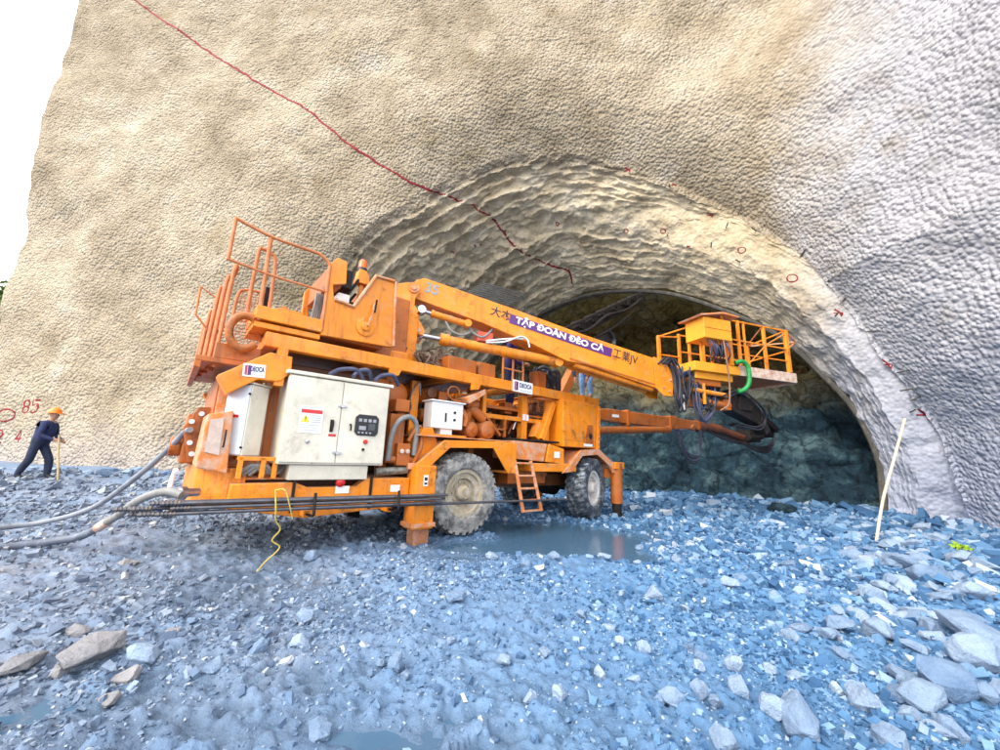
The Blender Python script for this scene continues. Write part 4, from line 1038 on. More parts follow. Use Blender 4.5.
# second drill boom on the far side, raised, with its long dark feed
TC = frame(3.8, -1.75, 0)
b = MB(TC); b.bar((0, 0, 2.1), (1.6, -.1, 4.4), .24, .28); b.box(-.2, .25, -.25, .25, 1.7, 2.4); b.build("far_boom", M["orange_dirty"], J, .03)
b = MB(TC); b.bar((.2, -.2, 4.30), (5.6, -.3, 7.40), .26, .30); b.bar((.5, .0, 4.75), (5.2, -.1, 7.42), .10, .10); b.box(1.7, 2.6, -.4, .1, 4.15, 4.75)
b.box(2.7, 3.1, -.3, .1, 4.9, 5.3)
fd2 = b.build("far_drill_feed", M["dark_steel"], J, .02)
b = MB(TC)
for i in range(5): b.tube([(.9, .05 * i, 4.2), (1.5, .1 + .05 * i, 4.0 - .1 * i), (2.3, .05 * i, 4.1), (2.9, .05 * i, 4.9), (2.6, .04 * i, 5.3)], .03, 6)
b.build("feed_hoses", M["hose"], fd2, smooth=True)

# wheels
def wheel(x, face_b, R, wd, side, rub, rim_m, turn=0.0):
    """face_b: outer face; side +1 when the outer face looks to +b"""
    o = empty("wheel"); o.parent = J
    o.location = DM((x, face_b - side * wd / 2, R + .02)); o.rotation_euler = (0, 0, rad(turn))
    L = lambda p: (p[0], -p[1], p[2])
    h = wd / 2; r0 = R * .56
    prof = [(-h * .70, r0), (-h * .96, r0 + .04), (-h * 1.02, R * .78), (-h * .92, R * .93), (-h * .74, R - .035), (-h * .3, R - .02), (h * .3, R - .02), (h * .74, R - .035), (h * .92, R * .93), (h * 1.02, R * .78), (h * .96, r0 + .04), (h * .70, r0)]
    b = MB(L); b.lathe((0, 0, 0), (0, 1, 0), prof, 64)
    n_ = 30
    for i in range(n_):
        for sgn in (-1, 1):
            a = 2 * math.pi * (i + (.5 if sgn > 0 else 0)) / n_
            rad_v = Vector((math.cos(a), 0, math.sin(a))); tan = Vector((-math.sin(a), 0, math.cos(a))); ax = Vector((0, 1, 0))
            c0 = rad_v * (R - .045) + ax * sgn * h * .95; c1 = rad_v * (R - .015) + ax * sgn * h * .06
            w0, w1 = .036, .030
            sh = tan * .06 * sgn
            vs = [c0 - tan * w0 - rad_v * .05, c0 + tan * w0 - rad_v * .05, c0 + tan * w0 + rad_v * .03, c0 - tan * w0 + rad_v * .03,
                  c1 + sh - tan * w1 - rad_v * .03, c1 + sh + tan * w1 - rad_v * .03, c1 + sh + tan * w1 + rad_v * .018, c1 + sh - tan * w1 + rad_v * .018]
            b.add([tuple(v) for v in vs], [(0, 1, 2, 3), (4, 5, 6, 7), (0, 1, 5, 4), (1, 2, 6, 5), (2, 3, 7, 6), (3, 0, 4, 7)])
    b.build("tyre", rub, o, 0, True)
    s = side
    b = MB(L); b.lathe((0, 0, 0), (0, s, 0), [(-h * .7, r0 - .01), (h * .72, r0 - .01), (h * .80, r0 + .012), (h * .80, r0 - .035), (h * .62, r0 - .05), (h * .60, R * .36), (h * .30, R * .33), (h * .30, R * .20), (h * .30, 0)], 48)
    b.build("rim", rim_m, o, 0, True)
    b = MB(L); b.lathe((0, 0, 0), (0, s, 0), [(h * .28, R * .20), (h * .70, R * .19), (h * .85, R * .15), (h * .95, R * .13), (h * .95, 0)], 28)
    for i in range(10):
        a = 2 * math.pi * i / 10; p = Vector((math.cos(a) * R * .27, s * h * .28, math.sin(a) * R * .27))
        b.cyl(tuple(p), tuple(p + Vector((0, s * .035, 0))), .018, n=6)
    b.build("hub", rim_m, o, 0, True)
    return o
wheel(0.03, .06, .625, .42, 1, M["rubber"], M["rim"])
wheel(3.36, .03, .625, .42, 1, M["rubber_clean"], M["rim_pale"], 14)
wheel(0.03, -2.56, .625, .42, -1, M["rubber_clean"], M["rim"])
wheel(3.36, -2.52, .625, .42, -1, M["rubber_clean"], M["rim_pale"], 14)
each("axle", M["dark_steel"], J, [("cyl", (x, -.4, .64), (x, -2.1, .64), .10) for x in (.03, 3.36)], None, 0, True)
each("axle_housing", M["dark_steel"], J, [("lathe", (x, -1.5, .64), (0, 1, 0), [(0, 0), (0, .12), (.1, .24), (.4, .24), (.5, .12), (.5, 0)], 20) for x in (.03, 3.36)], None, 0, True)

# mudguards
b = MB()
for p, q in (((-.84, 1.05), (-.42, 1.40)), ((-.42, 1.40), (.66, 1.44)),):
    b.prism([p, q, (q[0], q[1] + .035), (p[0] - .02, p[1] + .03)], .08, -.55)
b.prism([(-.93, 1.04), (-.44, 1.44), (.68, 1.48), (1.04, 1.46), (1.04, .95), (.86, .95), (.52, 1.36), (-.34, 1.33), (-.70, 1.02)], .085, .06)
b.prism([(.66, 1.44), (1.04, 1.44), (1.04, .96), (.88, .96)], .06, .03)
b.box(.88, 1.04, .05, -.5, .95, .98)
mg = b.build("mudguard", M["orange"], J, .006)
MB().box(-.9, .95, .05, -.5, 1.485, 1.50).build("dusty_top", M["orange_dusty"], mg)
b = MB()
pts = [(2.36, .96), (2.62, 1.12), (2.90, 1.36), (3.50, 1.40), (3.98, 1.14), (4.05, 1.0)]
for p, q in zip(pts[:-1], pts[1:]): b.prism([p, q, (q[0], q[1] + .04), (p[0], p[1] + .04)], .05, -.50)
b.prism([(2.30, .95), (2.58, 1.15), (2.88, 1.42), (3.52, 1.46), (4.04, 1.18), (4.10, .96), (4.0, .96), (3.92, 1.10), (3.46, 1.34), (2.94, 1.30), (2.60, .98)], .055, .03)
b.build("mudguard", M["orange_dusty"], J, .006)

# stabiliser legs
og = MB().box(-.92, -.60, .16, -.12, .20, 1.06).build("outrigger", M["orange"], J, .012)
MB().box(-.95, -.57, .19, -.15, .225, .285).build("collar", M["orange_dusty"], og, .01)
MB().box(-.87, -.63, .12, -.08, -.03, .22).build("foot", simple("rusty_foot", (0.28, 0.11, 0.05), 0.6, var=0.4, dirt=(0.45, 0.36, 0.3)), og, .012)
MB().box(-.80, -.73, .161, .166, .78, .93).build("sticker", M["paper"], og)
each("sticker_mark", M["ink"], og, [("box", -.788, -.742, .167, .169, .855, .90), ("box", -.788, -.742, .167, .169, .80, .83)])
b = MB(); b.box(-.98, -.56, .02, -.5, 1.0, 1.09); b.build("outrigger_beam", M["orange_dusty"], J, .01)
og2 = MB().cyl((4.22, .0, .30), (4.22, .0, 1.18), .135, n=20).build("outrigger", M["orange_dirty"], J, smooth=True)
MB().box(4.03, 4.38, .12, -.2, 1.05, 1.20).build("bracket", M["orange"], og2, .01)
b = MB(); b.cyl((4.22, 0, -.03), (4.22, 0, .30), .105, n=18); b.cyl((4.22, 0, -.04), (4.22, 0, .02), .17, n=20); b.build("foot", M["dark_steel"], og2, smooth=True)
for x in (-.76, 4.22):
    o = MB().box(x - .15, x + .15, -2.40, -2.66, .20, 1.06).build("outrigger", M["orange_dirty"], J, .012)
    MB().box(x - .12, x + .12, -2.42, -2.64, -.03, .22).build("foot", M["dark_steel"], o, .012)
MB().box(3.9, 4.12, -.05, -2.45, .85, 1.05).build("front_beam", M["orange_dirty"], J, .01)

# ladder, step box and side platform
ld = empty("ladder"); ld.parent = J
each("rail", M["orange_dusty"], ld, [("bar", (1.03, .06, 1.17), (1.17, .16, .31), .06, .03, (0, 1, 0)), ("bar", (1.42, .06, 1.17), (1.62, .16, .31), .06, .03, (0, 1, 0))], None, .004)
each("rung", M["orange_dusty"], ld, [("bar", (1.03 + .14 * t, .06 + .1 * t, 1.17 - .86 * t), (1.42 + .2 * t, .06 + .1 * t, 1.17 - .86 * t), .06, .03) for t in (.05, .30, .55, .78, .98)], None, .004)
b = MB(); b.prism([(1.06, 1.20), (1.85, 1.16), (1.95, 1.50), (1.06, 1.52)], -.02, -.6); st = b.build("step_box", M["orange_dusty"], J, .015)
b = MB(); b.prism([(1.90, 1.16), (2.42, 1.12), (2.42, 1.42), (1.98, 1.50)], .0, -.6); sb = b.build("side_tank", M["orange"], J, .015)
MB().box(2.12, 2.28, .003, .008, 1.24, 1.36).build("sticker", M["paper"], sb)
MB().box(1.48, 2.75, .04, -.55, .98, 1.13).build("side_platform", M["orange"], J, .012)
MB().box(1.05, 2.3, -.02, -.6, 1.522, 1.56).build("oily_tray", M["dark_steel"], J, .01)

# control stand and guard in the middle
b = MB(); b.box(1.52, 1.66, -.30, -.44, 1.56, 2.42); b.box(.55, .63, -.30, -.40, 1.5, 2.42); b.box(.63, 2.30, -.30, -.40, 1.90, 1.98); b.box(2.2, 2.3, -.30, -.4, 1.56, 2.42)
b.build("stand_frame", M["orange"], J, .01)
MB().box(.55, 2.15, -.42, -1.9, 2.10, 2.16).build("stand_floor", M["orange_dirty"], J, .006)
gm = MB(); gm.box(1.70, 2.16, -.32, -.36, 2.02, 2.05); gm.box(1.70, 2.16, -.32, -.36, 2.37, 2.40); gm.box(1.68, 1.71, -.32, -.36, 2.02, 2.40); gm.box(2.15, 2.18, -.32, -.36, 2.02, 2.40)
g_ = gm.build("mesh_screen", M["orange_dirty"], J)
b = MB()
for i in range(12): b.bar((1.70 + i * .038, -.34, 2.05), (1.76 + i * .036, -.34, 2.37), .010)
for i in range(8): b.bar((1.70, -.345, 2.06 + i * .04), (2.16, -.345, 2.06 + i * .04), .008)
b.build("wire_mesh", M["dark_steel"], g_)
each("sticker", M["paper"], J, [("box", x, x + .07, -.298, -.292, 1.93, 2.05) for x in (1.53, 1.62)])
b = MB(); b.bar((.68, -.33, 1.9), (1.0, -.33, 1.6), .05); b.bar((1.1, -.33, 1.9), (1.1, -.33, 1.58), .05); b.box(.68, 1.12, -.3, -.6, 1.70, 1.73); b.build("step", M["orange_dirty"], J, .006)
b = MB(); b.bar((1.95, -.22, 1.58), (2.28, -.22, 2.34), .16, .12); b.bar((1.85, -.3, 1.6), (2.0, -.3, 1.9), .2, .15); b.build("strut", M["orange"], J, .012)
b = MB()
for x, z0, z1 in ((.9, 2.6, 3.05), (1.15, 2.6, 3.12), (1.42, 2.6, 3.1)): b.bar((x, -.2, z0), (x, -.2, z1), .03)
b.bar((.9, -.2, 2.85), (1.42, -.2, 2.85), .025); b.bar((.9, -.2, 3.05), (1.42, -.2, 3.1), .025)
b.build("low_railing", M["rail"], J)
each("deck_locker", M["orange_dirty"], J, [("box", -.28, .30, -.22, -.6, 2.606, 2.86), ("box", .36, .74, -.22, -.6, 2.606, 2.87), ("box", 1.98, 2.24, -.35, -.6, 2.606, 3.0)], None, .015)
b = MB()
for i in range(26):
    a = rng.uniform(-.7, -.2) ; x = -1.15 + rng.uniform(0, 1.0); y = -.3 - rng.uniform(0, .5)
    b.tube([(x, y, 2.6), (x + rng.uniform(-.15, .15), y, 2.75 + rng.uniform(0, .15)), (x + rng.uniform(0, .35), y - .1, 2.85 + rng.uniform(-.1, .25)), (x + .4, y, 2.62)], .016, 6)
b.build("hose_tangle", simple("rusty_hose_tangle", (0.13, 0.075, 0.05), 0.6, var=0.5, scale=12), J, smooth=True)
b = MB()
for i in range(14):
    x = 1.95 + rng.uniform(0, .6); y = -.5 - rng.uniform(0, .8)
    b.tube([(x, y, 2.6), (x + rng.uniform(-.2, .2), y, 2.95 + rng.uniform(0, .2)), (x + rng.uniform(.2, .5), y, 2.85 + rng.uniform(-.1, .2)), (x + .5, y, 2.6)], .022, 6)
for i in range(10):
    x = 2.5 + rng.uniform(0, .7); b.tube([(x, -1.2, 2.6), (x + .1, -1.1, 3.05 + rng.uniform(0, .2)), (x + .35, -1.0, 3.1 + rng.uniform(-.1, .2)), (x + .5, -1.1, 2.62)], .045, 8)
b.build("hose_tangle", M["hose"], J, smooth=True)

# pumps, motors and the white switch box behind the first wheel
wb = MB().box(-.56, .03, -.16, -.42, 1.63, 2.05).build("switch_box", M["white_paint"], J, .012)
MB().box(-.59, .06, -.13, -.45, 2.052, 2.075).build("lid", M["white_paint"], wb, .006)
MB().box(-.32, -.29, -.158, -.150, 1.74, 1.88).build("slot", M["black"], wb)
each("knob", M["dark_steel"], wb, [("cyl", (-.14, -.16, z), (-.14, -.135, z), .02, .02, 10) for z in (1.78, 1.90)])
MB().box(-.36, -.14, -.2, -.38, 1.52, 1.628).build("base", M["white_paint"], wb, .006)
MB().box(-.60, .10, -.12, -.5, 1.50, 1.535).build("shelf", M["orange"], J, .006)
def motor(p, q, r):
    p, q = Vector(p), Vector(q); L_ = (q - p).length
    prof = [(0, 0), (0, r * .75), (.03, r * .95)]
    nfin = max(3, int(L_ / .06))
    for i in range(nfin):
        h0 = .04 + (L_ - .1) * i / nfin; prof += [(h0, r), (h0 + .02, r), (h0 + .025, r * .93), (h0 + (L_ - .1) / nfin - .005, r * .93)]
    prof += [(L_ - .05, r), (L_ - .02, r * .8), (L_, r * .4), (L_, 0)]
    return MB().lathe(tuple(p), tuple(q - p), prof, 24)
for p, q, r in (((.30, -.9, 1.66), (.30, -.20, 1.66), .13), ((.62, -.95, 1.68), (.62, -.16, 1.68), .155), ((.12, -.9, 1.75), (.12, -.34, 1.75), .13)):
    motor(p, q, r).build("pump_motor", M["orange_dirty"], J, smooth=True)
b = MB(); b.cyl((.28, -.4, 1.78), (.30, -.35, 2.10), .07); b.cyl((.30, -.35, 2.05), (.58, -.3, 1.86), .09); b.cyl((.18, -.3, 2.10), (.42, -.3, 2.10), .07); b.tube([(.05, -.3, 2.0), (.15, -.25, 1.85), (.12, -.25, 1.7)], .06)
b.build("pipe_manifold", M["orange_dirty"], J, smooth=True)
b = MB(); b.tube([(-.28 + .1 * i, -.22, 2.12) if False else (-.20 + .16 * math.cos(t) + .02 * i, -.2, 2.22 + .12 * math.sin(t)) for i, t in enumerate(np.linspace(0, 5.2, 9))], .014, 6)
b.build("wire_loop", M["orange_dirty"], J)
MB().prism([(.0, 2.16), (.42, 2.36), (.44, 2.28), (.10, 2.07)], -.08, -.5).build("cover_flap", M["orange_dusty"], J, .01)
motor((-1.10, -1.0, 2.10), (-1.10, -.30, 2.10), .19).build("pump_motor", M["orange_dirty"], J, smooth=True)
b = MB(); b.box(-1.25, -1.02, -.12, -.45, 1.18, 1.78); b.box(-1.20, -.98, -.1, -.4, 1.82, 2.0); b.box(-1.15, -.95, -.02, -.25, 1.05, 1.36); b.cyl((-1.3, -.1, 1.13), (-.8, -.1, 1.13), .05); b.cyl((-1.3, -.5, 1.5), (-1.3, -.5, 2.3), .16)
pv = b.build("pump_valve", M["orange_dirty"], J, .012)
each("valve_dial", M["rust_white"], pv, [("lathe", (-1.09 + .09 * i, -.02, 1.25), (0, 1, 0), [(0, .032), (.03, .032), (.035, .02), (.035, 0)], 12) for i in range(2)], None, 0, True)
b = MB(); b.tube([(-1.27, -.05, 1.12), (-1.27, .0, 1.45), (-1.20, .03, 1.66), (-1.05, .04, 1.74), (-.92, .02, 1.66), (-.88, -.02, 1.45), (-.88, -.05, 1.2)], .038, 10)
b.build("bent_hose", M["hose_grey"], J, smooth=True)
b = MB(); b.tube([(-.88, -.05, 1.08), (-.80, .0, 1.3), (-.78, -.05, 1.5)], .03, 8); b.tube([(-.98, -.05, 1.4), (-.9, .0, 1.58), (-.8, -.06, 1.62)], .028, 8); b.build("pipe_pair", M["orange_dirty"], J, smooth=True)
MB().cyl((-1.42, -.08, .96), (-.95, -.08, .99), .055).build("silencer", simple("flaking_steel_tube", (0.24, 0.23, 0.2), 0.5, metal=0.5, var=0.6, scale=16), J, smooth=True)
MB().prism([(-.86, 1.08), (-.6, 1.08), (-.45, 1.4), (-.55, 1.62), (-.7, 1.62), (-.86, 1.4)], -.1, -.5).build("cover_plate", M["orange"], J, .02)
# engine and tank masses added inside the frame to stop light passing through
b = MB(); b.box(-2.6, -1.42, -.62, -2.0, .90, 2.36); b.build("transformer_case", M["grime_shade"], J, .02)
b = MB(); b.box(-1.2, .5, -1.0, -2.05, .9, 2.30); b.build("engine_block", M["grime_shade"], J, .03)
b = MB(); b.box(.75, 2.3, -1.0, -2.05, .9, 2.0); b.cyl((1.5, -.98, 1.75), (1.5, -.9, 1.75), .17); b.build("oil_tank", M["grime_shade"], J, .03)
MB().lathe((1.5, -.90, 1.75), (0, 1, 0), [(0, .12), (.02, .12), (.02, 0)], 16).build("tank_cap", simple("dull_red_cap", (0.28, 0.03, 0.015), 0.5), J, smooth=True)
each("flank_panel", M["orange"], J, [("box", .10, .52, -.52, -.56, 1.95, 2.30), ("box", -.74, -.60, -.55, -.62, 1.5, 2.40)], None, .01)

# front housing
fh = MB().prism([(2.37, 1.47), (3.42, 1.47), (3.52, 2.42), (2.37, 2.42)], .02, -.75).build("front_housing", M["orange"], J, .015)
MB().box(2.372, 3.36, .021, .024, 1.60, 1.606).build("seam", M["orange_dirty"], fh)
b = MB(); b.prism([(3.05, 1.50), (3.34, 1.50), (3.34, 1.96), (3.14, 1.96)], .022, .034); tri = b.build("triangular_plate", M["orange_dirty"], fh, .004)
MB().lathe((3.24, .034, 1.72), (0, 1, 0), [(0, .06), (.008, .06), (.008, 0)], 14).build("hole", M["black"], fh)
MB().box(3.0, 3.30, .036, .041, 1.50, 1.555).build("sticker", M["paper"], fh)
MB().prism([(3.44, 1.40), (3.54, 1.40), (3.60, 2.40), (3.52, 2.40)], .05, -.9).build("bolted_flange", M["orange"], fh, .008)
each("bolt", M["orange_dusty"], fh, [("cyl", (3.49 + .06 * i / 7, .05, 1.48 + i * .12), (3.49 + .06 * i / 7, .07, 1.48 + i * .12), .02, .02, 8) for i in range(8)])
MB().box(2.3, 3.9, -.8, -2.2, .9, 2.38).build("boom_base", M["orange_dirty"], J, .02)

# drill rods racked along the near flank
rng = random.Random(3)
rod_n = 0
for row in range(3):
    for i in range(4):
        x0 = -3.80 + rng.uniform(-.12, .35); x1 = (-.75 + rng.uniform(-.1, .35)) if row or i > 1 else (2.1 + .1 * i)
        bb = .235 + .048 * i; z = .60 + row * .046 + .002 * i
        r_ = MB(lambda p: p).tube([(0, 0, 0), (x1 - x0, 0, 0)], .0185, 8, False)
        for j in range(5): r_.lathe((.015 + .028 * j, 0, 0), (1, 0, 0), [(0, .018), (.006, .024), (.016, .024), (.022, .018)], 8)
        o = r_.build("drill_rod", M["rod"], None, 0, True)
        w = J.matrix_basis
        wm = Matrix.Translation((-0.51, 6.28, 0)) @ Matrix.Rotation(rad(40), 4, 'Z')
        o.matrix_world = wm @ Matrix.Translation((x0, -bb, z)) @ Matrix.Rotation(rad(.55 + (.5 if x1 > 0 else 0)), 4, 'Y')
        if x1 > 0: tag(o, "one of the two longest dark drill rods, reaching past the front wheel to the ladder", "drill rod", "longest drill rods on the machine's flank")
        else: tag(o, "dark steel drill rod in the bundle racked along the machine's side", "drill rod", "short drill rods racked along the machine's flank")
rack = [("tube", [(x, .17, .50), (x, .44, .52), (x, .455, .60), (x, .44, .76)], .016, 6) for x in (-2.30, -1.30)]
each("rod_hook", M["dark_steel"], J, rack, None, 0, True)
each("hook_bracket", M["orange"], J, [("box", x - .03, x + .03, .0, .20, .47, .54) for x in (-2.30, -1.30)])

# pipework and cables crowding the space between the cabinet and the stand
rng = random.Random(21)
motor((-.85, -.80, 2.20), (-.15, -.80, 2.20), .14).build("hydraulic_pump", M["orange_dirty"], J, smooth=True)
motor((-.50, -.70, 1.86), (.45, -.70, 1.86), .12).build("hydraulic_pump", M["orange_dirty"], J, smooth=True)
for i in range(34):
    x = rng.uniform(-1.3, 2.1); y = rng.uniform(-.92, -.46); z0 = rng.uniform(1.5, 2.0); dx = rng.uniform(-.35, .35); up = rng.uniform(.15, .45)
    m_ = ("orange_dirty", "grime_shade", "hose", "hose_grey", "rail", "steel")[rng.choice((0, 0, 1, 2, 2, 3, 4, 5))]
    MB().tube([(x, y, z0), (x + dx * .2, y + .05, z0 + up * .6), (x + dx * .7, y + .04, min(2.38, z0 + up)), (x + dx, y - .02, max(1.5, z0 + rng.uniform(-.1, .2)))], rng.uniform(.012, .030), 6).build("pipe", M[m_], J, smooth=True)
each("valve_block", M["orange_dirty"], J, [("box", x, x + w, -.50, -.70, z, z + h) for x, w, z, h in ((-.98, .14, 1.62, .22), (.62, .20, 2.04, .18), (.95, .16, 1.62, .20), (-.25, .18, 2.12, .16), (1.25, .18, 2.05, .22))], None, .012)
each("flange", M["grime_shade"], J, [("lathe", (x, -.48, z), (0, 1, 0), [(0, 0), (0, r), (.04, r), (.05, r * .6), (.05, 0)], 16) for x, z, r in ((-.42, 2.22, .09), (.84, 1.95, .08), (1.12, 1.75, .07), (-.85, 1.95, .08))], None, 0, True)
for x, z, t in ((-2.2, 2.18, .5), (-1.9, 2.2, .3), (-1.6, 2.19, .4)):
    MB().tube([(x, .02, z), (x + t * .3, -.05, z + .1), (x + t * .7, -.02, z + .12), (x + t, -.1, z)], .028, 8).build("cable_loop", M["hose_blue"], J, smooth=True)

MB().box(-3.28, -2.72, -.42, -.48, .99, 1.98).build("rear_panel", M["orange_dusty"], J, .01)
MB().box(-3.30, -3.24, -.48, -2.2, .99, 2.05).build("rear_panel", M["orange_dirty"], J, .01)

rng = random.Random(31)
for i in range(8):
    y = .26 - .06 * i; k_ = rng.uniform(-.08, .08)
    MB(TB).tube([(6.75, y + .1, 2.72 + k_), (7.25, y + .12, 2.90 + k_), (7.70, y + .10, 2.72 + k_), (8.05 + k_, y + .05, 2.46), (8.08 + k_, y, 2.24 + .5 * k_), (7.80, y, 2.12 + k_), (7.35, y, 2.16 + k_)], rng.uniform(.016, .024), 7).build("hydraulic_hose", M["hose"], J, smooth=True)
b = MB(TB); b.bar((7.0, .1, 2.62), (8.15, .0, 2.28), .30, .34); b.bar((7.9, .05, 2.5), (8.25, .0, 2.0), .26, .22); b.box(7.3, 7.7, -.2, .25, 2.45, 2.75)
b.build("feed_carriage", M["dark_steel"], J, .02)
# fittings along the far raised feed
b = MB(TC)
for i in range(7):
    x = .8 + i * .65; z = 4.3 + (x - .2) * .574
    b.box(x, x + .22, -.42, -.02, z + .06, z + .34)
b.tube([(.4, .0, 4.6), (1.6, .1, 5.02), (2.6, .12, 5.75), (3.8, .1, 6.3), (4.9, .05, 7.05)], .05, 6); b.tube([(.8, .05, 4.3), (2.0, .15, 4.9), (3.2, .12, 5.6), (4.4, .1, 6.5)], .04, 6)
b.build("feed_fittings", M["dark_steel"], fd2, .01)

# ------------------------------------------------------------------ marks and fittings on the wall
def bvh_of(objs):
    vs, fs = [], []
    for o in objs:
        me = o.data; n0 = len(vs)
        vs += [v.co.copy() for v in me.vertices]; fs += [tuple(i + n0 for i in p.vertices) for p in me.polygons]
    return BVHTree.FromPolygons(vs, fs)
WB = bvh_of([wall, lining])
def snap(p):
    loc, nor, _, _ = WB.find_nearest(Vector(p))
    if nor.dot(Vector((0, 0, 1.25)) - loc) < 0: nor = -nor
    return loc, nor
IDT = lambda p: tuple(p)
def paint_stroke(name, pts, width, mat, parent=wall, step=.05, wig=0.16, seed=1, label=None):
    """a strip of paint that follows the relief of the wall"""
    rg = random.Random(seed); P = [Vector(p) for p in pts]; S_ = []
    for a, c in zip(P[:-1], P[1:]):
        n_ = max(1, int((c - a).length / step))
        S_ += [a.lerp(c, i / n_) for i in range(n_)]
    S_.append(P[-1]); vs = []; fs = []
    SN = [snap(p) for p in S_]; off = 0.0
    for i, (loc, nor) in enumerate(SN):
        t = SN[min(i + 1, len(SN) - 1)][0] - SN[max(i - 1, 0)][0]
        if t.length < 1e-6: t = Vector((1, 0, 0))
        off = off * .8 + rg.uniform(-1, 1) * width * wig
        s = t.normalized().cross(nor).normalized(); w = width * rg.uniform(.55, 1.25) * .5
        for k_ in (-1, -.33, .33, 1):
            q, qn = snap(loc + s * (off + w * k_)); vs.append(q + qn * (.012 if abs(k_) < 1 else .004))
    for i in range(len(SN) - 1):
        for k_ in range(3):
            fs.append((i * 4 + k_, i * 4 + k_ + 1, i * 4 + k_ + 5, i * 4 + k_ + 4))
    me = bpy.data.meshes.new(name); me.from_pydata(vs, [], fs); me.materials.append(mat)
    o = bpy.data.objects.new(name, me); COL.objects.link(o); o.parent = parent
    if label: o["label"] = label
    return o
LINE = [(-22.6, 16.2, 25.2), (-19.11, 15.31, 22.99), (-18.16, 15.24, 22.22), (-16.87, 14.89, 21.11), (-15.94, 14.8, 20.48), (-15.25, 14.94, 20.05), (-14.53, 14.94, 19.55), (-13.52, 14.67, 18.74), (-12.6, 14.46, 18.01), (-11.79, 14.34, 17.42), (-11.03, 14.26, 16.93), (-10.31, 14.22, 16.49), (-9.53, 14.06, 15.98), (-8.85, 13.96, 15.54), (-8.34, 13.91, 15.1), (-7.87, 13.95, 14.71), (-7.39, 13.94, 14.32), (-6.94, 13.98, 13.94), (-6.43, 13.95, 13.59), (-5.91, 14.03, 13.3), (-5.43, 14.07, 13.02), (-4.94, 14.06, 12.74), (-4.5, 14.08, 12.49), (-4.08, 14.14, 12.26), (-3.66, 14.19, 12.14), (-3.25, 14.29, 12.04), (-2.87, 14.55, 12.06), (-2.44, 14.59, 11.97), (-2.03, 14.76, 11.92), (-1.6, 14.92, 11.86), (-1.21, 15.11, 11.76), (-0.83, 15.56, 11.84), (-0.51, 15.87, 11.76), (-0.27, 16.04, 11.52), (-0.08, 16.32, 11.4), (0.12, 16.59, 11.26), (0.42, 16.65, 10.99), (0.71, 16.74, 10.85), (1.12, 17.11, 10.81), (1.62, 17.66, 10.86), (2.0, 17.5, 10.63), (2.38, 17.72, 10.6), (2.78, 17.74, 10.53), (3.18, 17.7, 10.41), (3.31, 17.89, 10.3), (3.4, 18.09, 10.18), (3.51, 18.39, 10.0)]
paint_stroke("paint_line", LINE, .10, M["red"], seed=4, label="long wavering red spray-painted line running down to the arch")
for i, c in enumerate([(5.08, 14.66, 10.73), (6.3, 13.89, 10.3), (8.32, 12.29, 8.64), (9.27, 11.43, 7.2), (2.31, 15.68, 11.61)]):
    loc, nor = snap(c); u_ = nor.orthogonal().normalized(); v_ = nor.cross(u_); r_ = (.10, .11, .13, .15, .09)[i]
    paint_stroke("paint_ring", [loc + u_ * r_ * math.cos(t) + v_ * r_ * .8 * math.sin(t) for t in np.linspace(0, 6.4, 14)], .045, M["red"], seed=20 + i, wig=.1)
rng = random.Random(7)
for i, (c, s_) in enumerate([((10.02, 10.81, 5.81), 0.22), ((10.75, 10.37, 4.16), 0.26), ((7.62, 12.83, 10.35), 0.22), ((4.7, 13.23, 12.49), 0.24), ((6.35, 12.87, 11.61), 0.16), ((-1.14, 16.57, 10.93), 0.12), ((-1.42, 16.57, 10.87), 0.12), ((-2.51, 16.69, 10.58), 0.2), ((7.06, 13.49, 9.4), 0.12), ((-0.04, 16.2, 11.48), 0.14), ((11.45, 10.29, 2.76), 0.3)]):
    s_ *= .8; loc, nor = snap(c); u_ = (Vector((0.6, -0.3, -1)) - nor * Vector((0.6, -0.3, -1)).dot(nor)).normalized(); v_ = nor.cross(u_)
    paint_stroke("paint_mark", [loc - u_ * s_ * .8, loc + v_ * s_ * .2, loc + u_ * s_ * .8, loc + u_ * s_ * .4 + v_ * s_ * .5, loc - u_ * s_ * .3 - v_ * s_ * .5], .05, M["red"], seed=40 + i)
# painted figures by the workman
DAv = Vector((DA[0], DA[1], 0)); UPv = Vector((0, 0, 1))
GLY = {"O": [[(.5 + .5 * math.cos(t), .5 + .5 * math.sin(t)) for t in np.linspace(0, 6.5, 16)]],
       "8": [[(.5 + .36 * math.cos(t), .74 + .26 * math.sin(t)) for t in np.linspace(0, 6.4, 14)], [(.5 + .42 * math.cos(t), .26 + .26 * math.sin(t)) for t in np.linspace(0, 6.4, 14)]],
       "5": [[(.9, 1), (.2, 1), (.15, .58), (.55, .64), (.88, .42), (.8, .1), (.45, 0), (.1, .1)]],
       "2": [[(.1, .8), (.35, 1), (.8, .92), (.85, .65), (.1, 0), (.95, .03)]],
       "4": [[(.65, 0), (.65, 1), (.1, .35), (.95, .35)]]}
for ch, ox, oz, sz in (("O", -19.95, 1.78, .62), ("8", -18.98, 2.15, .50), ("5", -18.42, 2.17, .50), ("2", -19.85, .95, .50), ("4", -18.95, .98, .48)):
    oy = 15.93 + (ox + 22.2) * (-0.15)
    for st_ in GLY[ch]:
        paint_stroke("painted_figure", [Vector((ox, oy, oz)) + DAv * (x * sz * (1.1 if ch == "O" else .8)) + UPv * (z * sz * (.8 if ch == "O" else 1)) for x, z in st_], .085, M["red"], seed=ord(ch), wig=.08, step=.07)
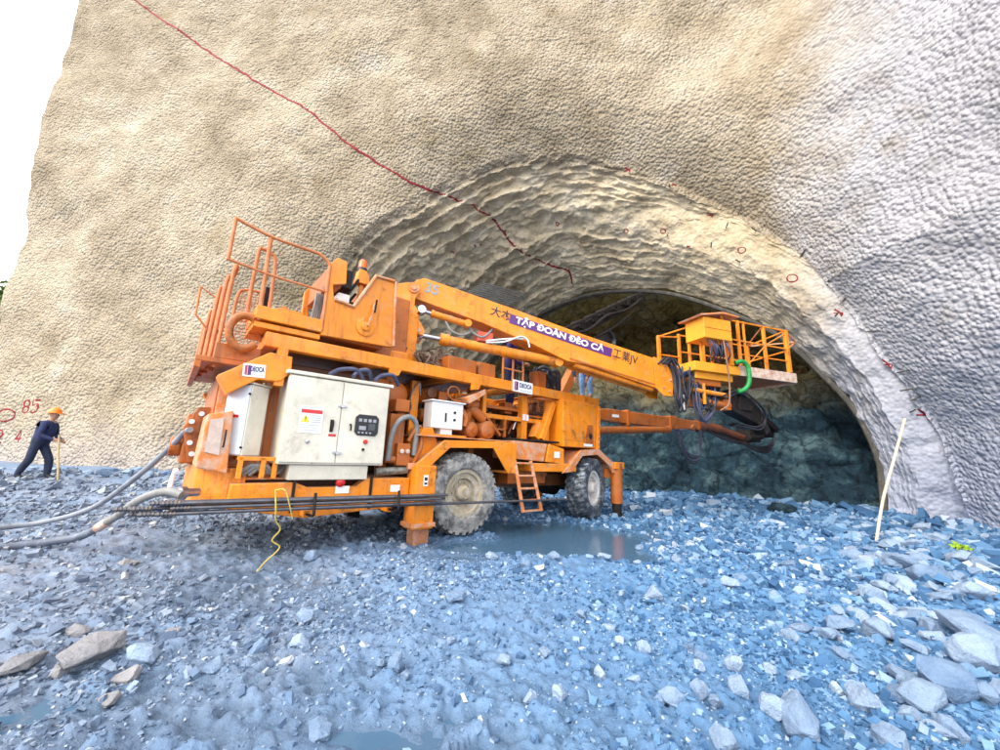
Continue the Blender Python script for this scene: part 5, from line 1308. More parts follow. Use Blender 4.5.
# short anchor bars left standing out of the lining
for c in [(6.23, 12.94, 11.57), (6.96, 12.94, 10.91), (8.32, 12.32, 10.04), (7.97, 12.51, 9.62), (8.64, 11.94, 9.18), (7.65, 12.99, 9.13), (8.33, 12.46, 8.27), (9.44, 11.21, 7.83), (9.85, 10.85, 6.71), (10.13, 10.62, 6.21), (9.98, 10.87, 5.73), (10.48, 10.22, 5.07), (10.87, 9.92, 3.89), (11.09, 10.0, 3.43), (11.25, 10.12, 3.21), (11.22, 10.4, 2.84), (6.45, 13.88, 10.08)]:
    loc, nor = snap(c); dd = (nor + Vector((.25, -.1, .25))).normalized()
    MB(IDT).cyl(loc - dd * .1, loc + dd * rng.uniform(.22, .40), .02, n=8).build("anchor_bar", M["rib"], wall, 0, True)
# steel arch ribs at the far end of the lining and the row of pipes driven in above the crown
for s_, gr, r_ in ((.02, -.10, .09), (.42, -.02, .08)):
    MB(IDT).tube([tuple(p) for p in ring3(ring_tz[::8], s_, gr)], r_, 8, False).build("steel_rib", M["rib"], wall, 0, True)
for i in range(9):
    a = Vector((-2.05 + .13 * i, 17.45 + .03 * i, 8.72 + .10 * i)); e = a + Vector((2.35, 1.7, .22))
    MB(IDT).cyl(a, e, .042, n=8).build("canopy_pipe", M["pipe"], wall, 0, True)

# ------------------------------------------------------------------ loose rock
ROCKS = [(-2.3, 2.52, 0.36, 0.22), (-2.01, 2.54, 0.2, 0.16), (-1.96, 2.39, 0.16, 0.11), (-2.58, 2.43, 0.21, 0.12), (-2.32, 2.39, 0.11, 0.08), (-1.57, 2.52, 0.14, 0.11), (-1.47, 2.73, 0.2, 0.18), (-1.38, 3.19, 0.15, 0.16), (-1.22, 2.79, 0.12, 0.11), (-2.66, 2.79, 0.14, 0.1), (-1.89, 2.23, 0.12, 0.08), (-2.1, 2.85, 0.12, 0.09), (-3.78, 4.36, 0.21, 0.09), (-2.05, 4.68, 0.2, 0.15), (-0.54, 2.56, 0.14, 0.12), (-0.76, 2.06, 0.14, 0.1), (1.51, 2.15, 0.25, 0.23), (1.43, 2.2, 0.15, 0.18), (1.5, 2.66, 0.13, 0.12), (1.17, 2.42, 0.13, 0.11), (1.35, 2.75, 0.1, 0.1), (1.53, 3.93, 0.24, 0.18), (2.31, 5.19, 0.15, 0.17), (1.39, 2.42, 0.15, 0.12), (1.06, 2.01, 0.13, 0.15), (1.32, 2.85, 0.09, 0.1), (1.7, 2.63, 0.1, 0.12), (1.84, 2.62, 0.11, 0.09), (1.96, 2.46, 0.1, 0.09), (2.0, 2.34, 0.21, 0.2), (2.43, 2.55, 0.1, 0.12), (3.62, 3.13, 0.51, 0.26), (2.58, 2.48, 0.32, 0.30), (3.11, 2.72, 0.31, 0.26), (2.27, 2.16, 0.15, 0.12), (2.71, 2.4, 0.18, 0.17), (1.87, 2.06, 0.15, 0.15), (2.36, 2.38, 0.22, 0.15), (2.83, 3.11, 0.27, 0.24), (4.74, 4.07, 0.35, 0.19), (4.83, 4.59, 0.46, 0.29), (5.03, 5.05, 0.4, 0.24), (3.48, 3.73, 0.25, 0.16), (6.12, 5.4, 0.42, 0.26), (2.99, 4.07, 0.17, 0.13), (2.74, 4.06, 0.17, 0.11), (3.53, 4.93, 0.30, 0.13), (3.48, 4.43, 0.23, 0.12), (4.77, 5.51, 0.34, 0.21), (4.33, 4.49, 0.26, 0.17), (3.7, 4.05, 0.27, 0.15), (4.64, 5.8, 0.3, 0.12), (3.86, 5.84, 0.27, 0.12), (3.83, 6.36, 0.26, 0.1), (4.49, 5.92, 0.33, 0.19), (2.17, 6.08, 0.17, 0.1), (0.35, 2.68, 0.09, 0.08), (0.1, 2.66, 0.12, 0.09), (0.39, 2.37, 0.11, 0.09), (-0.26, 2.9, 0.09, 0.07), (0.88, 3.14, 0.1, 0.1), (0.7, 3.3, 0.11, 0.09), (1.0, 2.79, 0.1, 0.1), (0.65, 2.54, 0.1, 0.08), (0.91, 2.32, 0.1, 0.09), (0.22, 2.29, 0.09, 0.07), (2.46, 3.1, 0.16, 0.13), (2.38, 2.89, 0.15, 0.1), (4.01, 3.54, 0.29, 0.18), (7.68, 10.77, 0.69, 0.53), (5.98, 5.03, 0.33, 0.19), (7.47, 6.84, 0.48, 0.22), (6.54, 6.36, 0.36, 0.2), (7.71, 7.73, 0.48, 0.21), (6.34, 7.06, 0.35, 0.19), (8.89, 8.37, 0.45, 0.27), (4.45, 4.08, 0.24, 0.15), (3.66, 3.65, 0.24, 0.13), (3.06, 3.51, 0.2, 0.11), (-10.96, 11.17, 0.44, 0.27), (-11.72, 12.22, 0.49, 0.33), (-11.83, 11.6, 0.35, 0.25), (-12.84, 11.86, 0.29, 0.26), (-11.08, 12.02, 0.42, 0.26), (-11.32, 13.14, 0.33, 0.22)]
BROWN = {0: "largest rock of the left foreground, a broad brown-grey block with a flat top", 2: "brownish rock against the right side of the broad brown-grey block", 3: "low brown rock lying left of the broad brown-grey block",
         4: "small brown stone just in front of the broad brown-grey block", 9: "small brown stone lying behind the broad brown-grey block", 10: "small brown stone at the puddle edge below the broad brown-grey block", 11: "small brown stone up the slope behind the whitish left rock", 12: "low brownish clod of rock below the two grey hoses"}
LAB = {1: "whitish rock beside the broad brown-grey block in the left foreground", 6: "pale tilted rock in the middle of the ground below the cabinet", 13: "pale rock under the drill rods left of the steel leg", 14: "single pale blue stone near the middle puddle",
       16: "tallest pale block in the bottom foreground right of the puddles", 17: "upright pale wedge leaning beside the tallest foreground block", 21: "lone pale stone on the fine gravel below the ladder", 22: "white stone beyond the big puddle's right end",
       31: "biggest pale slab at the right edge of the rubble", 32: "upright pale slab below the biggest slab", 33: "pale slab wedged between the biggest slab and the upright slab", 38: "broad pale rock near the tall right-hand slabs", 69: "large dark teal boulder at the foot of the tunnel rock",
       29: "wide pale rock at the bottom right between smaller stones", 54: "pale flat rock nearest the wooden pole's foot"}
def hull_rock(seed, flatness, n_=18):
    rg = random.Random(seed); bm = bmesh.new()
    for _ in range(n_):
        v = Vector((rg.gauss(0, 1), rg.gauss(0, 1), rg.gauss(0, 1))).normalized()
        m_ = max(abs(v.x), abs(v.y), abs(v.z)); v = v * (1 - .35) + v / m_ * .35
        bm.verts.new((v.x * .5 * rg.uniform(.85, 1.1), v.y * .40 * rg.uniform(.85, 1.1), v.z * flatness * rg.uniform(.8, 1.05)))
    r = bmesh.ops.convex_hull(bm, input=bm.verts)
    bmesh.ops.delete(bm, geom=[g for g in r["geom_interior"] if isinstance(g, bmesh.types.BMVert)], context='VERTS')
    bmesh.ops.dissolve_limit(bm, angle_limit=rad(9), verts=bm.verts, edges=bm.edges)
    es = [e for e in bm.edges if len(e.link_faces) == 2 and e.calc_face_angle(0) > .3]
    bmesh.ops.bevel(bm, geom=es, offset=.018, segments=1, profile=.5, affect='EDGES', clamp_overlap=True)
    bmesh.ops.triangulate(bm, faces=bm.faces)
    for _ in range(2): bmesh.ops.subdivide_edges(bm, edges=[e for e in bm.edges if e.calc_length() > .09], cuts=1, use_grid_fill=True)
    bmesh.ops.triangulate(bm, faces=bm.faces)
    P = np.array([v.co[:] for v in bm.verts]); d_ = .028 * fbm(P * 5 + seed * 3.1, 3, seed) + .05 * fbm(P * 1.7 + seed, 2, seed + 3)
    bm.normal_update()
    for v, q in zip(bm.verts, d_): v.co += v.normal * q * .8
    me = bpy.data.meshes.new("rock"); bm.to_mesh(me); bm.free()
    return me
VAR = [hull_rock(100 + i, .30 + .025 * (i % 7)) for i in range(30)]
VB = []
for me in VAR[:8]:
    m2 = me.copy(); m2.materials.append(M["brown_stone"]); VB.append(m2)
for me in VAR: me.materials.append(M["stone"])
m69 = VAR[3].copy(); m69.materials.clear(); m69.materials.append(M["tunnel_rock"])
def gz1(x, y): return float(ground_z(np.array([x]), np.array([y]))[0])
rng = random.Random(77)
def put_rock(x, y, w, h, label, group=None, mesh=None):
    o = bpy.data.objects.new("rock", mesh or rng.choice(VAR)); COL.objects.link(o)
    o.scale = (w * .95, w * .95, max(h, w * .45) * 1.05)
    o.rotation_euler = (rng.uniform(-.35, .35), rng.uniform(-.35, .35), rng.uniform(0, 6.28))
    o.location = (x, y, gz1(x, y) + h * rng.uniform(.12, .30))
    tag(o, label, "rock", group)
ZONES = [("pale broken rock lying in the heap along the right-hand wall foot", "rocks of the right-hand heap"),
         ("pale stone scattered on the blue-grey gravel in the right foreground", "stones scattered in the right foreground"),
         ("pale stone scattered on the gravel in the left foreground", "stones scattered in the left foreground"),
         ("pale rock lying along the foot of the tan wall behind the workman", "rocks along the left wall foot"),
         ("pale stone on the gravel in front of the tunnel mouth", "stones in front of the tunnel mouth")]
def zone(x, y):
    if y > 9 and x < -5: return ZONES[3]
    if x > 2.3 and y < .95 * x + 1.2: return ZONES[0]
    if y > 4.5 and x > 0: return ZONES[4]
    return ZONES[1] if x > 0 else ZONES[2]
for i, (x, y, w, h) in enumerate(ROCKS):
    if i in BROWN: put_rock(x, y, w, h, BROWN[i], None, VB[i % 8])
    elif i in LAB: put_rock(x, y, w, h, LAB[i], None, m69 if i == 69 else None)
    else: put_rock(x, y, w, h, *zone(x, y))
for _ in range(138):
    t = rng.random(); x = 2.4 + 6.8 * t + rng.uniform(-.5, .5); y = x * rng.uniform(.72, 1.15) + rng.uniform(-.3, .5); w = rng.uniform(.07, .19) * (1 + .08 * y)
    put_rock(x, y, w, w * rng.uniform(.45, .8), *zone(x, y))
for _ in range(45):
    x, y = rng.uniform(-.5, 6.5), rng.uniform(2.2, 9.5)
    if ((x - 1.25) / 1.5) ** 2 + ((y - 6.6) / 1.2) ** 2 < 1: continue
    w = rng.uniform(.06, .15) * (1 + .08 * y); put_rock(x, y, w, w * rng.uniform(.5, .8), *zone(x, y))
for _ in range(16):
    x, y = rng.uniform(-3.4, -.2), rng.uniform(2.1, 4.4); w = rng.uniform(.05, .10); put_rock(x, y, w, w * rng.uniform(.5, .8), *zone(x, y))
for _ in range(20):
    x = rng.uniform(-18, -8.5); y = 12.35 - .15 * x - rng.uniform(.9, 3.0); w = rng.uniform(.2, .45); put_rock(x, y, w, w * rng.uniform(.45, .7), *zone(x, y))

# fine broken rock: chips too many to count
NG = 105000
rs = np.random.RandomState(9)
ga = np.radians(rs.uniform(-62, 62, NG)); gr = 1.25 * (17 / 1.25) ** rs.uniform(0, 1, NG)
cx, cy = np.sin(ga) * gr, np.cos(ga) * gr
keep = ~((cy > 11.9 - .15 * cx) & (cx < -8)) & (cx < 11.6) & ~((cx > 8) & (cy < cx * .8 - 1))
clump = fbm(np.column_stack([cx, cy, cx * 0]) * .9, 3, 303)
keep &= (rs.uniform(-1.1, .9, NG) < clump + .45 * (cx > 1.5))
cx, cy, gr = cx[keep], cy[keep], gr[keep]
cz = ground_z(cx, cy); k2 = cz > -.028
cx, cy, gr, cz = cx[k2], cy[k2], gr[k2], cz[k2]
n = len(cx)
sz = np.maximum(.0031 * gr, .006) * (1 + rs.pareto(2.7, n)); sz = np.minimum(sz, .015 + .010 * gr) * (1 + .7 * np.clip((cx - 1) / 3, 0, 1) * rs.uniform(0, 1, n))
cube = np.array([(x, y, z) for x in (-1, 1) for y in (-1, 1) for z in (-1, 1)], float) * .5
V8 = cube[None] * (1 + rs.uniform(-.42, .42, (n, 8, 3))) * np.stack([sz * rs.uniform(.8, 1.5, n), sz * rs.uniform(.7, 1.1, n), sz * rs.uniform(.4, .8, n)], -1)[:, None, :]
q = rs.normal(size=(n, 4)) * np.array([1, .35, .35, 1.0]); q /= np.linalg.norm(q, axis=1)[:, None]
w_, x_, y_, z_ = q.T
Rm = np.stack([1 - 2 * (y_ * y_ + z_ * z_), 2 * (x_ * y_ - z_ * w_), 2 * (x_ * z_ + y_ * w_), 2 * (x_ * y_ + z_ * w_), 1 - 2 * (x_ * x_ + z_ * z_), 2 * (y_ * z_ - x_ * w_), 2 * (x_ * z_ - y_ * w_), 2 * (y_ * z_ + x_ * w_), 1 - 2 * (x_ * x_ + y_ * y_)], -1).reshape(n, 3, 3)
V8 = np.einsum('nij,nkj->nki', Rm, V8) + np.column_stack([cx, cy, cz + sz * .12])[:, None, :]
F6 = np.array([(0, 1, 3, 2), (4, 6, 7, 5), (0, 4, 5, 1), (2, 3, 7, 6), (0, 2, 6, 4), (1, 5, 7, 3)])
FA_ = (F6[None] + (np.arange(n) * 8)[:, None, None]).reshape(-1, 4)
gravel = mesh_np("gravel", V8.reshape(-1, 3), FA_, M["gravel"], None, False)
tag(gravel, kind="stuff")

# ------------------------------------------------------------------ hoses, pole, rope, bag, plant, trees
def thing_mesh(mb, name, mat, label, cat, smooth=True, group=None):
    o = mb.build(name, mat, None, 0, smooth); return tag(o, label, cat, group)
h1 = MB(IDT).tube([(-3.62, 4.60, 1.40), (-3.80, 4.74, 1.36), (-4.11, 4.9, 1.12), (-4.73, 5.2, .72), (-5.5, 5.56, .32), (-6.2, 5.66, .10), (-6.45, 5.3, .06), (-6.1, 4.75, .05), (-5.6, 4.1, .05), (-5.6, 3.0, .05)], .034, 12)
thing_mesh(h1, "water_hose", M["hose_pale"], "upper pale grey hose sagging from the machine's rear to the ground", "hose")
h2 = MB(IDT).tube([(-3.16, 4.07, .73), (-3.32, 4.06, .76), (-3.68, 4.2, .65), (-4.1, 4.45, .44), (-4.36, 4.6, .33)], .040, 12)
ho = thing_mesh(h2, "air_hose", M["hose_grey"], "lower thick hose, grey then dark below its metal joint, trailing from the machine's rear", "hose")
MB(IDT).tube([(-4.44, 4.64, .285), (-4.7, 4.72, .16), (-5.0, 4.75, .09), (-5.3, 4.5, .055), (-5.2, 4.15, .05), (-4.9, 3.7, .05), (-4.8, 2.6, .05)], .041, 12).build("dark_section", M["hose_dark"], ho, 0, True)
MB(IDT).tube([(-4.30, 4.57, .355), (-4.48, 4.66, .265)], .049, 12).build("coupling", M["rust_white"], ho, 0, True)
thing_mesh(MB(IDT).tube([(6.14, 6.62, -.12), (6.55, 6.75, .75), (6.95, 6.84, 1.45), (7.33, 6.9, 2.18)], .021, 8), "pole", M["wood_pole"], "thin pale wooden pole stuck leaning in the rubble before the tunnel's right side", "pole")
WJ = lambda a, bb, z: (-.51 + a * math.cos(rad(40)) + bb * math.sin(rad(40)), 6.28 + a * math.sin(rad(40)) - bb * math.cos(rad(40)), z)
rp = MB(IDT); rp.tube([WJ(-2.70, .42, .80), WJ(-2.62, .47, .80), WJ(-2.56, .47, .66), WJ(-2.50, .44, .50)], .007, 6)
rp.tube([WJ(-2.70, .42, .80), WJ(-2.68, .47, .62), WJ(-2.66, .44, .50), WJ(-2.60, .42, .40), WJ(-2.66, .42, .30), WJ(-2.58, .42, .22), WJ(-2.70, .44, .10), WJ(-2.76, .44, .02)], .007, 6)
thing_mesh(rp, "rope", M["rope"], "yellow rope tied round the drill rods and hanging to the ground", "rope")
bag = hull_rock(900, .35, 26); bag.materials.append(M["tarp"]); bag.name = "plastic_bag"
o = bpy.data.objects.new("plastic_bag", bag); COL.objects.link(o); o.location = (-5.6, 7.05, .14); o.scale = (.62, .4, .42); tag(o, "crumpled bright blue plastic bag on the ground behind the hoses", "bag")
o = MB(IDT).tube([(-3.42, 4.28, .93), (-3.47, 4.32, .95), (-3.50, 4.33, .80), (-3.49, 4.31, .60), (-3.45, 4.29, .50)], .022, 8); thing_mesh(o, "white_rag", M["paper"], "white rag hanging at the machine's rear corner", "rag")
# small yellow-green plant in the rubble
b = MB(IDT); rg = random.Random(2)
for i in range(26):
    a = rg.uniform(0, 6.28); L_ = rg.uniform(.06, .15); e = rg.uniform(.3, 1.2); c0 = Vector((6.72, 5.88, gz1(6.72, 5.88) + .08)) + Vector((rg.uniform(-.1, .1), rg.uniform(-.1, .1), 0))
    d_ = Vector((math.cos(a) * math.cos(e), math.sin(a) * math.cos(e), math.sin(e))); s = d_.cross(Vector((0, 0, 1))).normalized() * L_ * .22
    m_ = c0 + d_ * L_ * .55 + Vector((0, 0, .02)); b.quad(c0, m_ + s, c0 + d_ * L_ - Vector((0, 0, .03)), m_ - s)
o = b.build("plant", simple("yellow_green_leaf", (0.22, 0.36, 0.015), 0.6, var=0.3)); tag(o, "small yellow-green leafy plant among the pale rocks at right", "plant")

leaf = simple("tree_leaf", (0.075, 0.14, 0.018), 0.7, var=0.5, scale=1.5)
bark = simple("tree_bark", (0.14, 0.10, 0.07), 0.9, var=0.3, scale=6, bumpd=0.03, bscale=9)
def tree(x, y, hgt, cr, seed, label):
    rg = random.Random(seed); t = empty("tree", (x, y, -.3)); tag(t, label, "tree")
    b = MB(IDT); tips = []
    b.tube([(0, 0, 0), (.1, .05, hgt * .3), (-.05, .1, hgt * .6), (.05, 0, hgt * .85)], .16, 10)
    for i in range(9):
        a = rg.uniform(0, 6.28); z0 = hgt * rg.uniform(.4, .8); e = Vector((math.cos(a) * cr * rg.uniform(.5, .9), math.sin(a) * cr * rg.uniform(.5, .9), z0 + hgt * rg.uniform(.08, .2)))
        b.tube([(0, .05, z0), (e.x * .5, e.y * .5, z0 + (e.z - z0) * .7), tuple(e)], .05, 6); tips.append(e)
    b.build("trunk", bark, t, 0, True)
    tips += [Vector((rg.uniform(-.4, .4) * cr, rg.uniform(-.4, .4) * cr, hgt * rg.uniform(.8, 1.02))) for _ in range(8)]
    rs_ = np.random.RandomState(seed); n_ = 5200
    cen = np.array([tips[i % len(tips)][:] for i in range(n_)]) + rs_.normal(size=(n_, 3)) * np.array([.30, .30, .24]) * cr * .55
    u_ = rs_.normal(size=(n_, 3)); u_ /= np.linalg.norm(u_, axis=1)[:, None]; v_ = np.cross(u_, rs_.normal(size=(n_, 3))); v_ /= np.linalg.norm(v_, axis=1)[:, None]
    s = rs_.uniform(.10, .22, n_)[:, None]
    Q = np.stack([cen - u_ * s, cen + v_ * s * .5, cen + u_ * s, cen - v_ * s * .5], 1)
    mesh_np("crown", Q.reshape(-1, 3), np.arange(n_ * 4).reshape(-1, 4), leaf, t, False)
tree(-32.4, 22.6, 10.6, 2.6, 1, "green tree just showing past the left border of the wall")
tree(-37.5, 21.5, 9.0, 2.8, 2, "green tree farther left behind the wall's border")

# ------------------------------------------------------------------ people
def person(name, loc, rz, joints, regions, label, scale=1.0, hand_mat="skin"):
    """joints: {name: (x, y, z, radius, parent)}; regions: {joint: material key}. One skinned surface with fingers and a shaped head."""
    names = list(joints); idx = {k_: i for i, k_ in enumerate(names)}
    me = bpy.data.meshes.new("body"); me.from_pydata([joints[k_][:3] for k_ in names], [(idx[joints[k_][4]], idx[k_]) for k_ in names if joints[k_][4]], [])
    o = bpy.data.objects.new("body", me); COL.objects.link(o)
    sk = o.modifiers.new("skin", 'SKIN'); sk.use_smooth_shade = True
    for k_ in names:
        v = me.skin_vertices[0].data[idx[k_]]; v.radius = (joints[k_][3],) * 2 if not isinstance(joints[k_][3], tuple) else joints[k_][3]
        v.use_root = (k_ == names[0])
    sb = o.modifiers.new("sub", 'SUBSURF'); sb.levels = 2; sb.render_levels = 2
    bpy.context.view_layer.update()
    m2 = bpy.data.meshes.new_from_object(o.evaluated_get(bpy.context.evaluated_depsgraph_get()))
    bpy.data.objects.remove(o)
    mats = sorted(set(regions.values())); 
    m2.materials.clear()
    for k_ in mats: m2.materials.append(M[k_])
    segs = [(Vector(joints[joints[k_][4]][:3]), Vector(joints[k_][:3]), mats.index(regions[k_])) for k_ in names if joints[k_][4] and k_ in regions]
    for p in m2.polygons:
        best = 1e9
        for a, c, mi in segs:
            ab = c - a; t = max(0, min(1, (p.center - a).dot(ab) / max(1e-9, ab.length_squared))); dd = (a + ab * t - p.center).length
            if dd < best: best, p.material_index = dd, mi
        p.use_smooth = True
    m2.name = "person_body"
    root = empty("person", loc, rz); root.scale = (scale,) * 3; tag(root, label, "person")
    bo = bpy.data.objects.new("body", m2); COL.objects.link(bo); bo.parent = root
    return root
def fingers(J_, hand, d, side, up):
    d, side, up = Vector(d).normalized(), Vector(side).normalized(), Vector(up).normalized(); h = Vector(J_[hand][:3])
    for i, (off, L_) in enumerate(((.028, .070), (.010, .078), (-.010, .072), (-.028, .058))):
        a = h + side * off + d * .03; c = a + d * L_ * .5 - up * .012; e = c + d * L_ * .3 - up * .035
        J_[f"{hand}f{i}a"] = (*a, .010, hand); J_[f"{hand}f{i}b"] = (*c, .009, f"{hand}f{i}a"); J_[f"{hand}f{i}c"] = (*e, .008, f"{hand}f{i}b")
    a = h + side * .035 - up * .01; e = a + side * .03 + d * .035 - up * .02
    J_[f"{hand}ta"] = (*a, .012, hand); J_[f"{hand}tb"] = (*e, .010, f"{hand}ta")
def head(J_, neck, c, fwd):
    c, fwd = Vector(c), Vector(fwd).normalized(); up = Vector((0, 0, 1)); sd_ = fwd.cross(up).normalized()
    J_["jaw"] = (*(c - up * .075 + fwd * .018), (.058, .062), neck); J_["face"] = (*c, (.080, .088), "jaw"); J_["skull"] = (*(c + up * .075 - fwd * .015), (.082, .090), "face"); J_["crown"] = (*(c + up * .125 - fwd * .015), .05, "skull")
    J_["nose"] = (*(c + fwd * .108 - up * .015), .013, "face")
    J_["ear_a"] = (*(c + sd_ * .088 - fwd * .01), .016, "face"); J_["ear_b"] = (*(c - sd_ * .088 - fwd * .01), .016, "face")
def face_bits(root, c, fwd):
    c, fwd = Vector(c), Vector(fwd).normalized(); up = Vector((0, 0, 1)); sd_ = fwd.cross(up).normalized()
    for s in (-1, 1):
        MB(IDT).lathe(tuple(c + fwd * .079 + sd_ * s * .033 + up * .018), tuple(fwd), [(-.004, 0), (-.004, .014), (.004, .010), (.008, 0)], 10).build("eye", M["white_ink"], root, 0, True)
        MB(IDT).lathe(tuple(c + fwd * .086 + sd_ * s * .033 + up * .018), tuple(fwd), [(0, .006), (.003, .004), (.004, 0)], 8).build("pupil", M["ink"], root, 0, True)
    MB(IDT).tube([tuple(c + fwd * .082 - up * .055 + sd_ * t) for t in (-.025, 0, .025)], .006, 6).build("mouth", simple("lip", (0.25, 0.08, 0.06), 0.5), root, 0, True)
def helmet(root, c, fwd, mat):
    c, fwd = Vector(c) + Vector((0, 0, .035)), Vector(fwd).normalized(); up = Vector((0, 0, 1))
    b = MB(IDT); b.lathe(tuple(c), (0, 0, 1), [(0, .150), (.012, .150), (.02, .128), (.07, .120), (.11, .095), (.135, .05), (.142, 0)], 28)
    b.tube([tuple(c - fwd * .12 + up * .05), tuple(c - fwd * .06 + up * .13), tuple(c + up * .147), tuple(c + fwd * .06 + up * .13), tuple(c + fwd * .12 + up * .05)], .014, 8)
    b.add([tuple(c + fwd * .10 + up * .01 + fwd.cross(up) * s * .10) for s in (-1, 1)] + [tuple(c + fwd * .20 + fwd.cross(up) * s * .06) for s in (1, -1)] + [tuple(c + fwd * .10 + fwd.cross(up) * s * .10) for s in (-1, 1)] + [tuple(c + fwd * .20 - up * .01 + fwd.cross(up) * s * .06) for s in (1, -1)], [(0, 1, 2, 3), (4, 5, 6, 7), (2, 3, 7, 6), (0, 3, 7, 4), (1, 2, 6, 5)])
    b.build("helmet", mat, root, 0, True)
def regions_of(J_, top, legs, shoes, skin="skin"):
    R = {}
    for k_ in J_:
        if k_.startswith(("jaw", "face", "skull", "nose", "ear", "crown", "neck")): R[k_] = skin
        elif "hand" in k_: R[k_] = skin
        elif k_.startswith("toe"): R[k_] = shoes
        elif k_.startswith(("hip", "knee", "shin", "ankle")): R[k_] = legs
        else: R[k_] = top
    return R

# the workman striding along the wall with a stick
Jw = {"pelvis": (0, 0, .93, (.135, .165), None), "waist": (.03, 0, 1.08, (.155, .185), "pelvis"), "chest": (.05, 0, 1.27, (.165, .21), "waist"), "collar": (.07, 0, 1.41, (.10, .14), "chest"), "neck": (.09, 0, 1.48, .055, "collar"),
      "hipL": (.01, .095, .86, .098, "pelvis"), "kneeL": (.20, .10, .50, .084, "hipL"), "shinL": (.22, .10, .30, .078, "kneeL"), "ankleL": (.23, .10, .10, .064, "shinL"), "toeL": (.40, .10, .045, .050, "ankleL"),
      "hipR": (-.02, -.095, .86, .098, "pelvis"), "kneeR": (-.06, -.10, .49, .084, "hipR"), "shinR": (-.15, -.10, .30, .078, "kneeR"), "ankleR": (-.21, -.10, .11, .064, "shinR"), "toeR": (-.06, -.10, .045, .050, "ankleR"),
      "shoulderL": (.10, .19, 1.36, .068, "collar"), "elbowL": (.12, .25, 1.10, .056, "shoulderL"), "wristL": (.34, .10, .98, .040, "elbowL"), "handL": (.41, .0, .97, (.042, .024), "wristL"),
      "shoulderR": (.10, -.19, 1.36, .074, "collar"), "elbowR": (.10, -.25, 1.09, .060, "shoulderR"), "wristR": (.37, -.22, .99, .040, "elbowR"), "handR": (.43, -.21, .985, (.042, .026), "wristR")}
hw = (.12, 0, 1.615)
head(Jw, "neck", hw, (1, 0, -.12)); fingers(Jw, "handL", (.8, -.2, -.4), (0, .3, 1), (.3, -.9, .1)); fingers(Jw, "handR", (.7, .5, -.2), (0, .1, 1), (.2, -.9, .1))
WX, WY = -11.75, 10.15
gzw = gz1(WX, WY)
wk = person("person", (WX, WY, gzw - .02), rad(18), Jw, regions_of(Jw, "navy", "dark_trousers", "boot"), "workman in navy overalls and orange helmet striding with a stick by the wall", 1.03)
helmet(wk, hw, (1, 0, -.05), M["helmet"]); face_bits(wk, hw, (1, 0, -.12))
c, s = math.cos(rad(18)), math.sin(rad(18))
tw = lambda x, y, z: (WX + 1.03 * (x * c - y * s), WY + 1.03 * (x * s + y * c), gzw + z * 1.03)
thing_mesh(MB(IDT).tube([tw(.44, -.20, 1.10), tw(.49, -.21, .8), tw(.60, -.24, .35), tw(.68, -.26, -.03)], .022, 8), "walking_stick", M["wood"], "pale wooden stick held by the workman in navy overalls", "stick")

# standing man on the machine's middle stand, seen between the deck and the boom
def standing(bend=0.0):
    return {"pelvis": (0, 0, .93, (.125, .16), None), "waist": (.0, 0, 1.08, (.12, .15), "pelvis"), "chest": (.02, 0, 1.27, (.13, .18), "waist"), "collar": (.02, 0, 1.40, (.09, .13), "chest"), "neck": (.03, 0, 1.48, .055, "collar"),
            "hipL": (0, .095, .86, .095, "pelvis"), "kneeL": (.02, .10, .49, .070, "hipL"), "ankleL": (0, .10, .10, .052, "kneeL"), "toeL": (.17, .11, .045, .042, "ankleL"),
            "hipR": (0, -.095, .86, .095, "pelvis"), "kneeR": (.02, -.10, .49, .070, "hipR"), "ankleR": (0, -.10, .10, .052, "kneeR"), "toeR": (.17, -.11, .045, .042, "ankleR"),
            "shoulderL": (.02, .19, 1.37, .066, "collar"), "elbowL": (.02, .25, 1.10, .052, "shoulderL"), "wristL": (.22, .20, 1.02, .038, "elbowL"), "handL": (.29, .18, 1.02, (.042, .024), "wristL"),
            "shoulderR": (.02, -.19, 1.37, .066, "collar"), "elbowR": (.02, -.25, 1.10, .052, "shoulderR"), "wristR": (.20, -.20, 1.02, .038, "elbowR"), "handR": (.27, -.18, 1.02, (.042, .024), "wristR")}
Js = standing(); head(Js, "neck", (.05, 0, 1.62), (1, 0, 0)); fingers(Js, "handL", (1, -.1, -.2), (0, .5, .8), (0, -.8, .5)); fingers(Js, "handR", (1, .1, -.2), (0, -.5, .8), (0, .8, .5))
p2 = person("person", WJ(1.60, -.78, 2.162), rad(40 - 60), Js, regions_of(Js, "violet_cloth", "navy", "skin"), "operator in violet-blue work clothes standing inside the machine under the boom", .99)
helmet(p2, (.05, 0, 1.62), (1, 0, 0), M["helmet"]); face_bits(p2, (.05, 0, 1.62), (1, 0, 0))
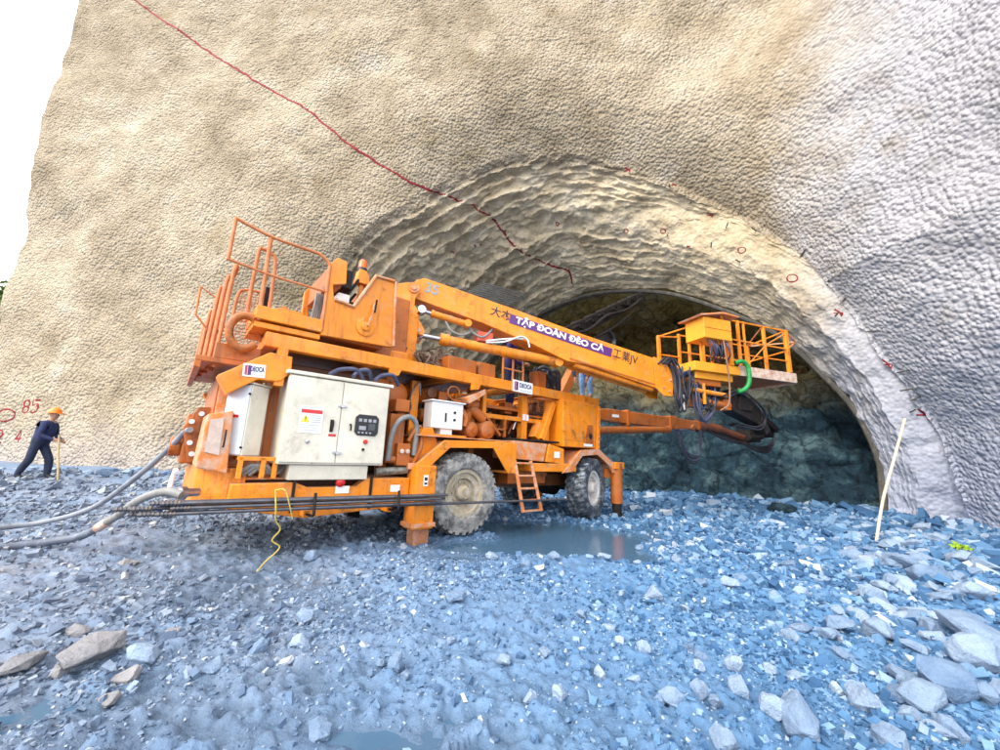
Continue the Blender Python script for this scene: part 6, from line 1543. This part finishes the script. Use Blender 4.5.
# man stooping at the front end of the deck, behind the boom
Jb = {"pelvis": (0, 0, .74, (.12, .15), None), "waist": (.14, 0, .80, (.115, .145), "pelvis"), "chest": (.32, 0, .84, (.12, .17), "waist"), "collar": (.43, 0, .84, (.085, .12), "chest"), "neck": (.49, 0, .83, .052, "collar"),
      "hipL": (.0, .085, .68, .088, "pelvis"), "kneeL": (.10, .09, .38, .066, "hipL"), "ankleL": (-.02, .09, .09, .050, "kneeL"), "toeL": (.13, .10, .040, .038, "ankleL"),
      "hipR": (.0, -.085, .68, .088, "pelvis"), "kneeR": (.10, -.09, .38, .066, "hipR"), "ankleR": (-.02, -.09, .09, .050, "kneeR"), "toeR": (.13, -.10, .040, .038, "ankleR"),
      "shoulderL": (.40, .17, .82, .060, "collar"), "elbowL": (.44, .20, .58, .048, "shoulderL"), "wristL": (.52, .14, .40, .034, "elbowL"), "handL": (.55, .12, .34, (.040, .022), "wristL"),
      "shoulderR": (.40, -.17, .82, .060, "collar"), "elbowR": (.44, -.20, .58, .048, "shoulderR"), "wristR": (.52, -.14, .40, .034, "elbowR"), "handR": (.55, -.12, .34, (.040, .022), "wristR")}
head(Jb, "neck", (.60, 0, .86), (1, 0, -.6)); fingers(Jb, "handL", (.4, 0, -1), (0, 1, 0), (-1, 0, -.3)); fingers(Jb, "handR", (.4, 0, -1), (0, -1, 0), (-1, 0, -.3))
p3 = person("person", WJ(3.60, -.34, 2.607), rad(40 + 205), Jb, regions_of(Jb, "navy", "light_blue_cloth", "skin"), "person in light blue trousers bending on the deck's front end behind the boom", 1.0)
helmet(p3, (.60, 0, .88), (1, 0, -.6), M["helmet"]); face_bits(p3, (.60, 0, .86), (1, 0, -.6))
# far figure up on the rock bench
dg = bvh_of([bench_o]); hit = dg.ray_cast(Vector((16.9, 21.0, 20)), Vector((0, 0, -1)))
Jf = standing(); head(Jf, "neck", (.05, 0, 1.62), (1, 0, 0)); fingers(Jf, "handL", (1, -.1, -.2), (0, .5, .8), (0, -.8, .5)); fingers(Jf, "handR", (1, .1, -.2), (0, -.5, .8), (0, .8, .5))
p4 = person("person", (16.9, 21.0, (hit[0].z if hit[0] else 5.0) - .03), rad(200), Jf, regions_of(Jf, "navy", "navy", "boot"), "tiny figure in dark blue up on the rock ledge inside the tunnel", .98)
helmet(p4, (.05, 0, 1.62), (1, 0, 0), M["helmet"]); face_bits(p4, (.05, 0, 1.62), (1, 0, 0))
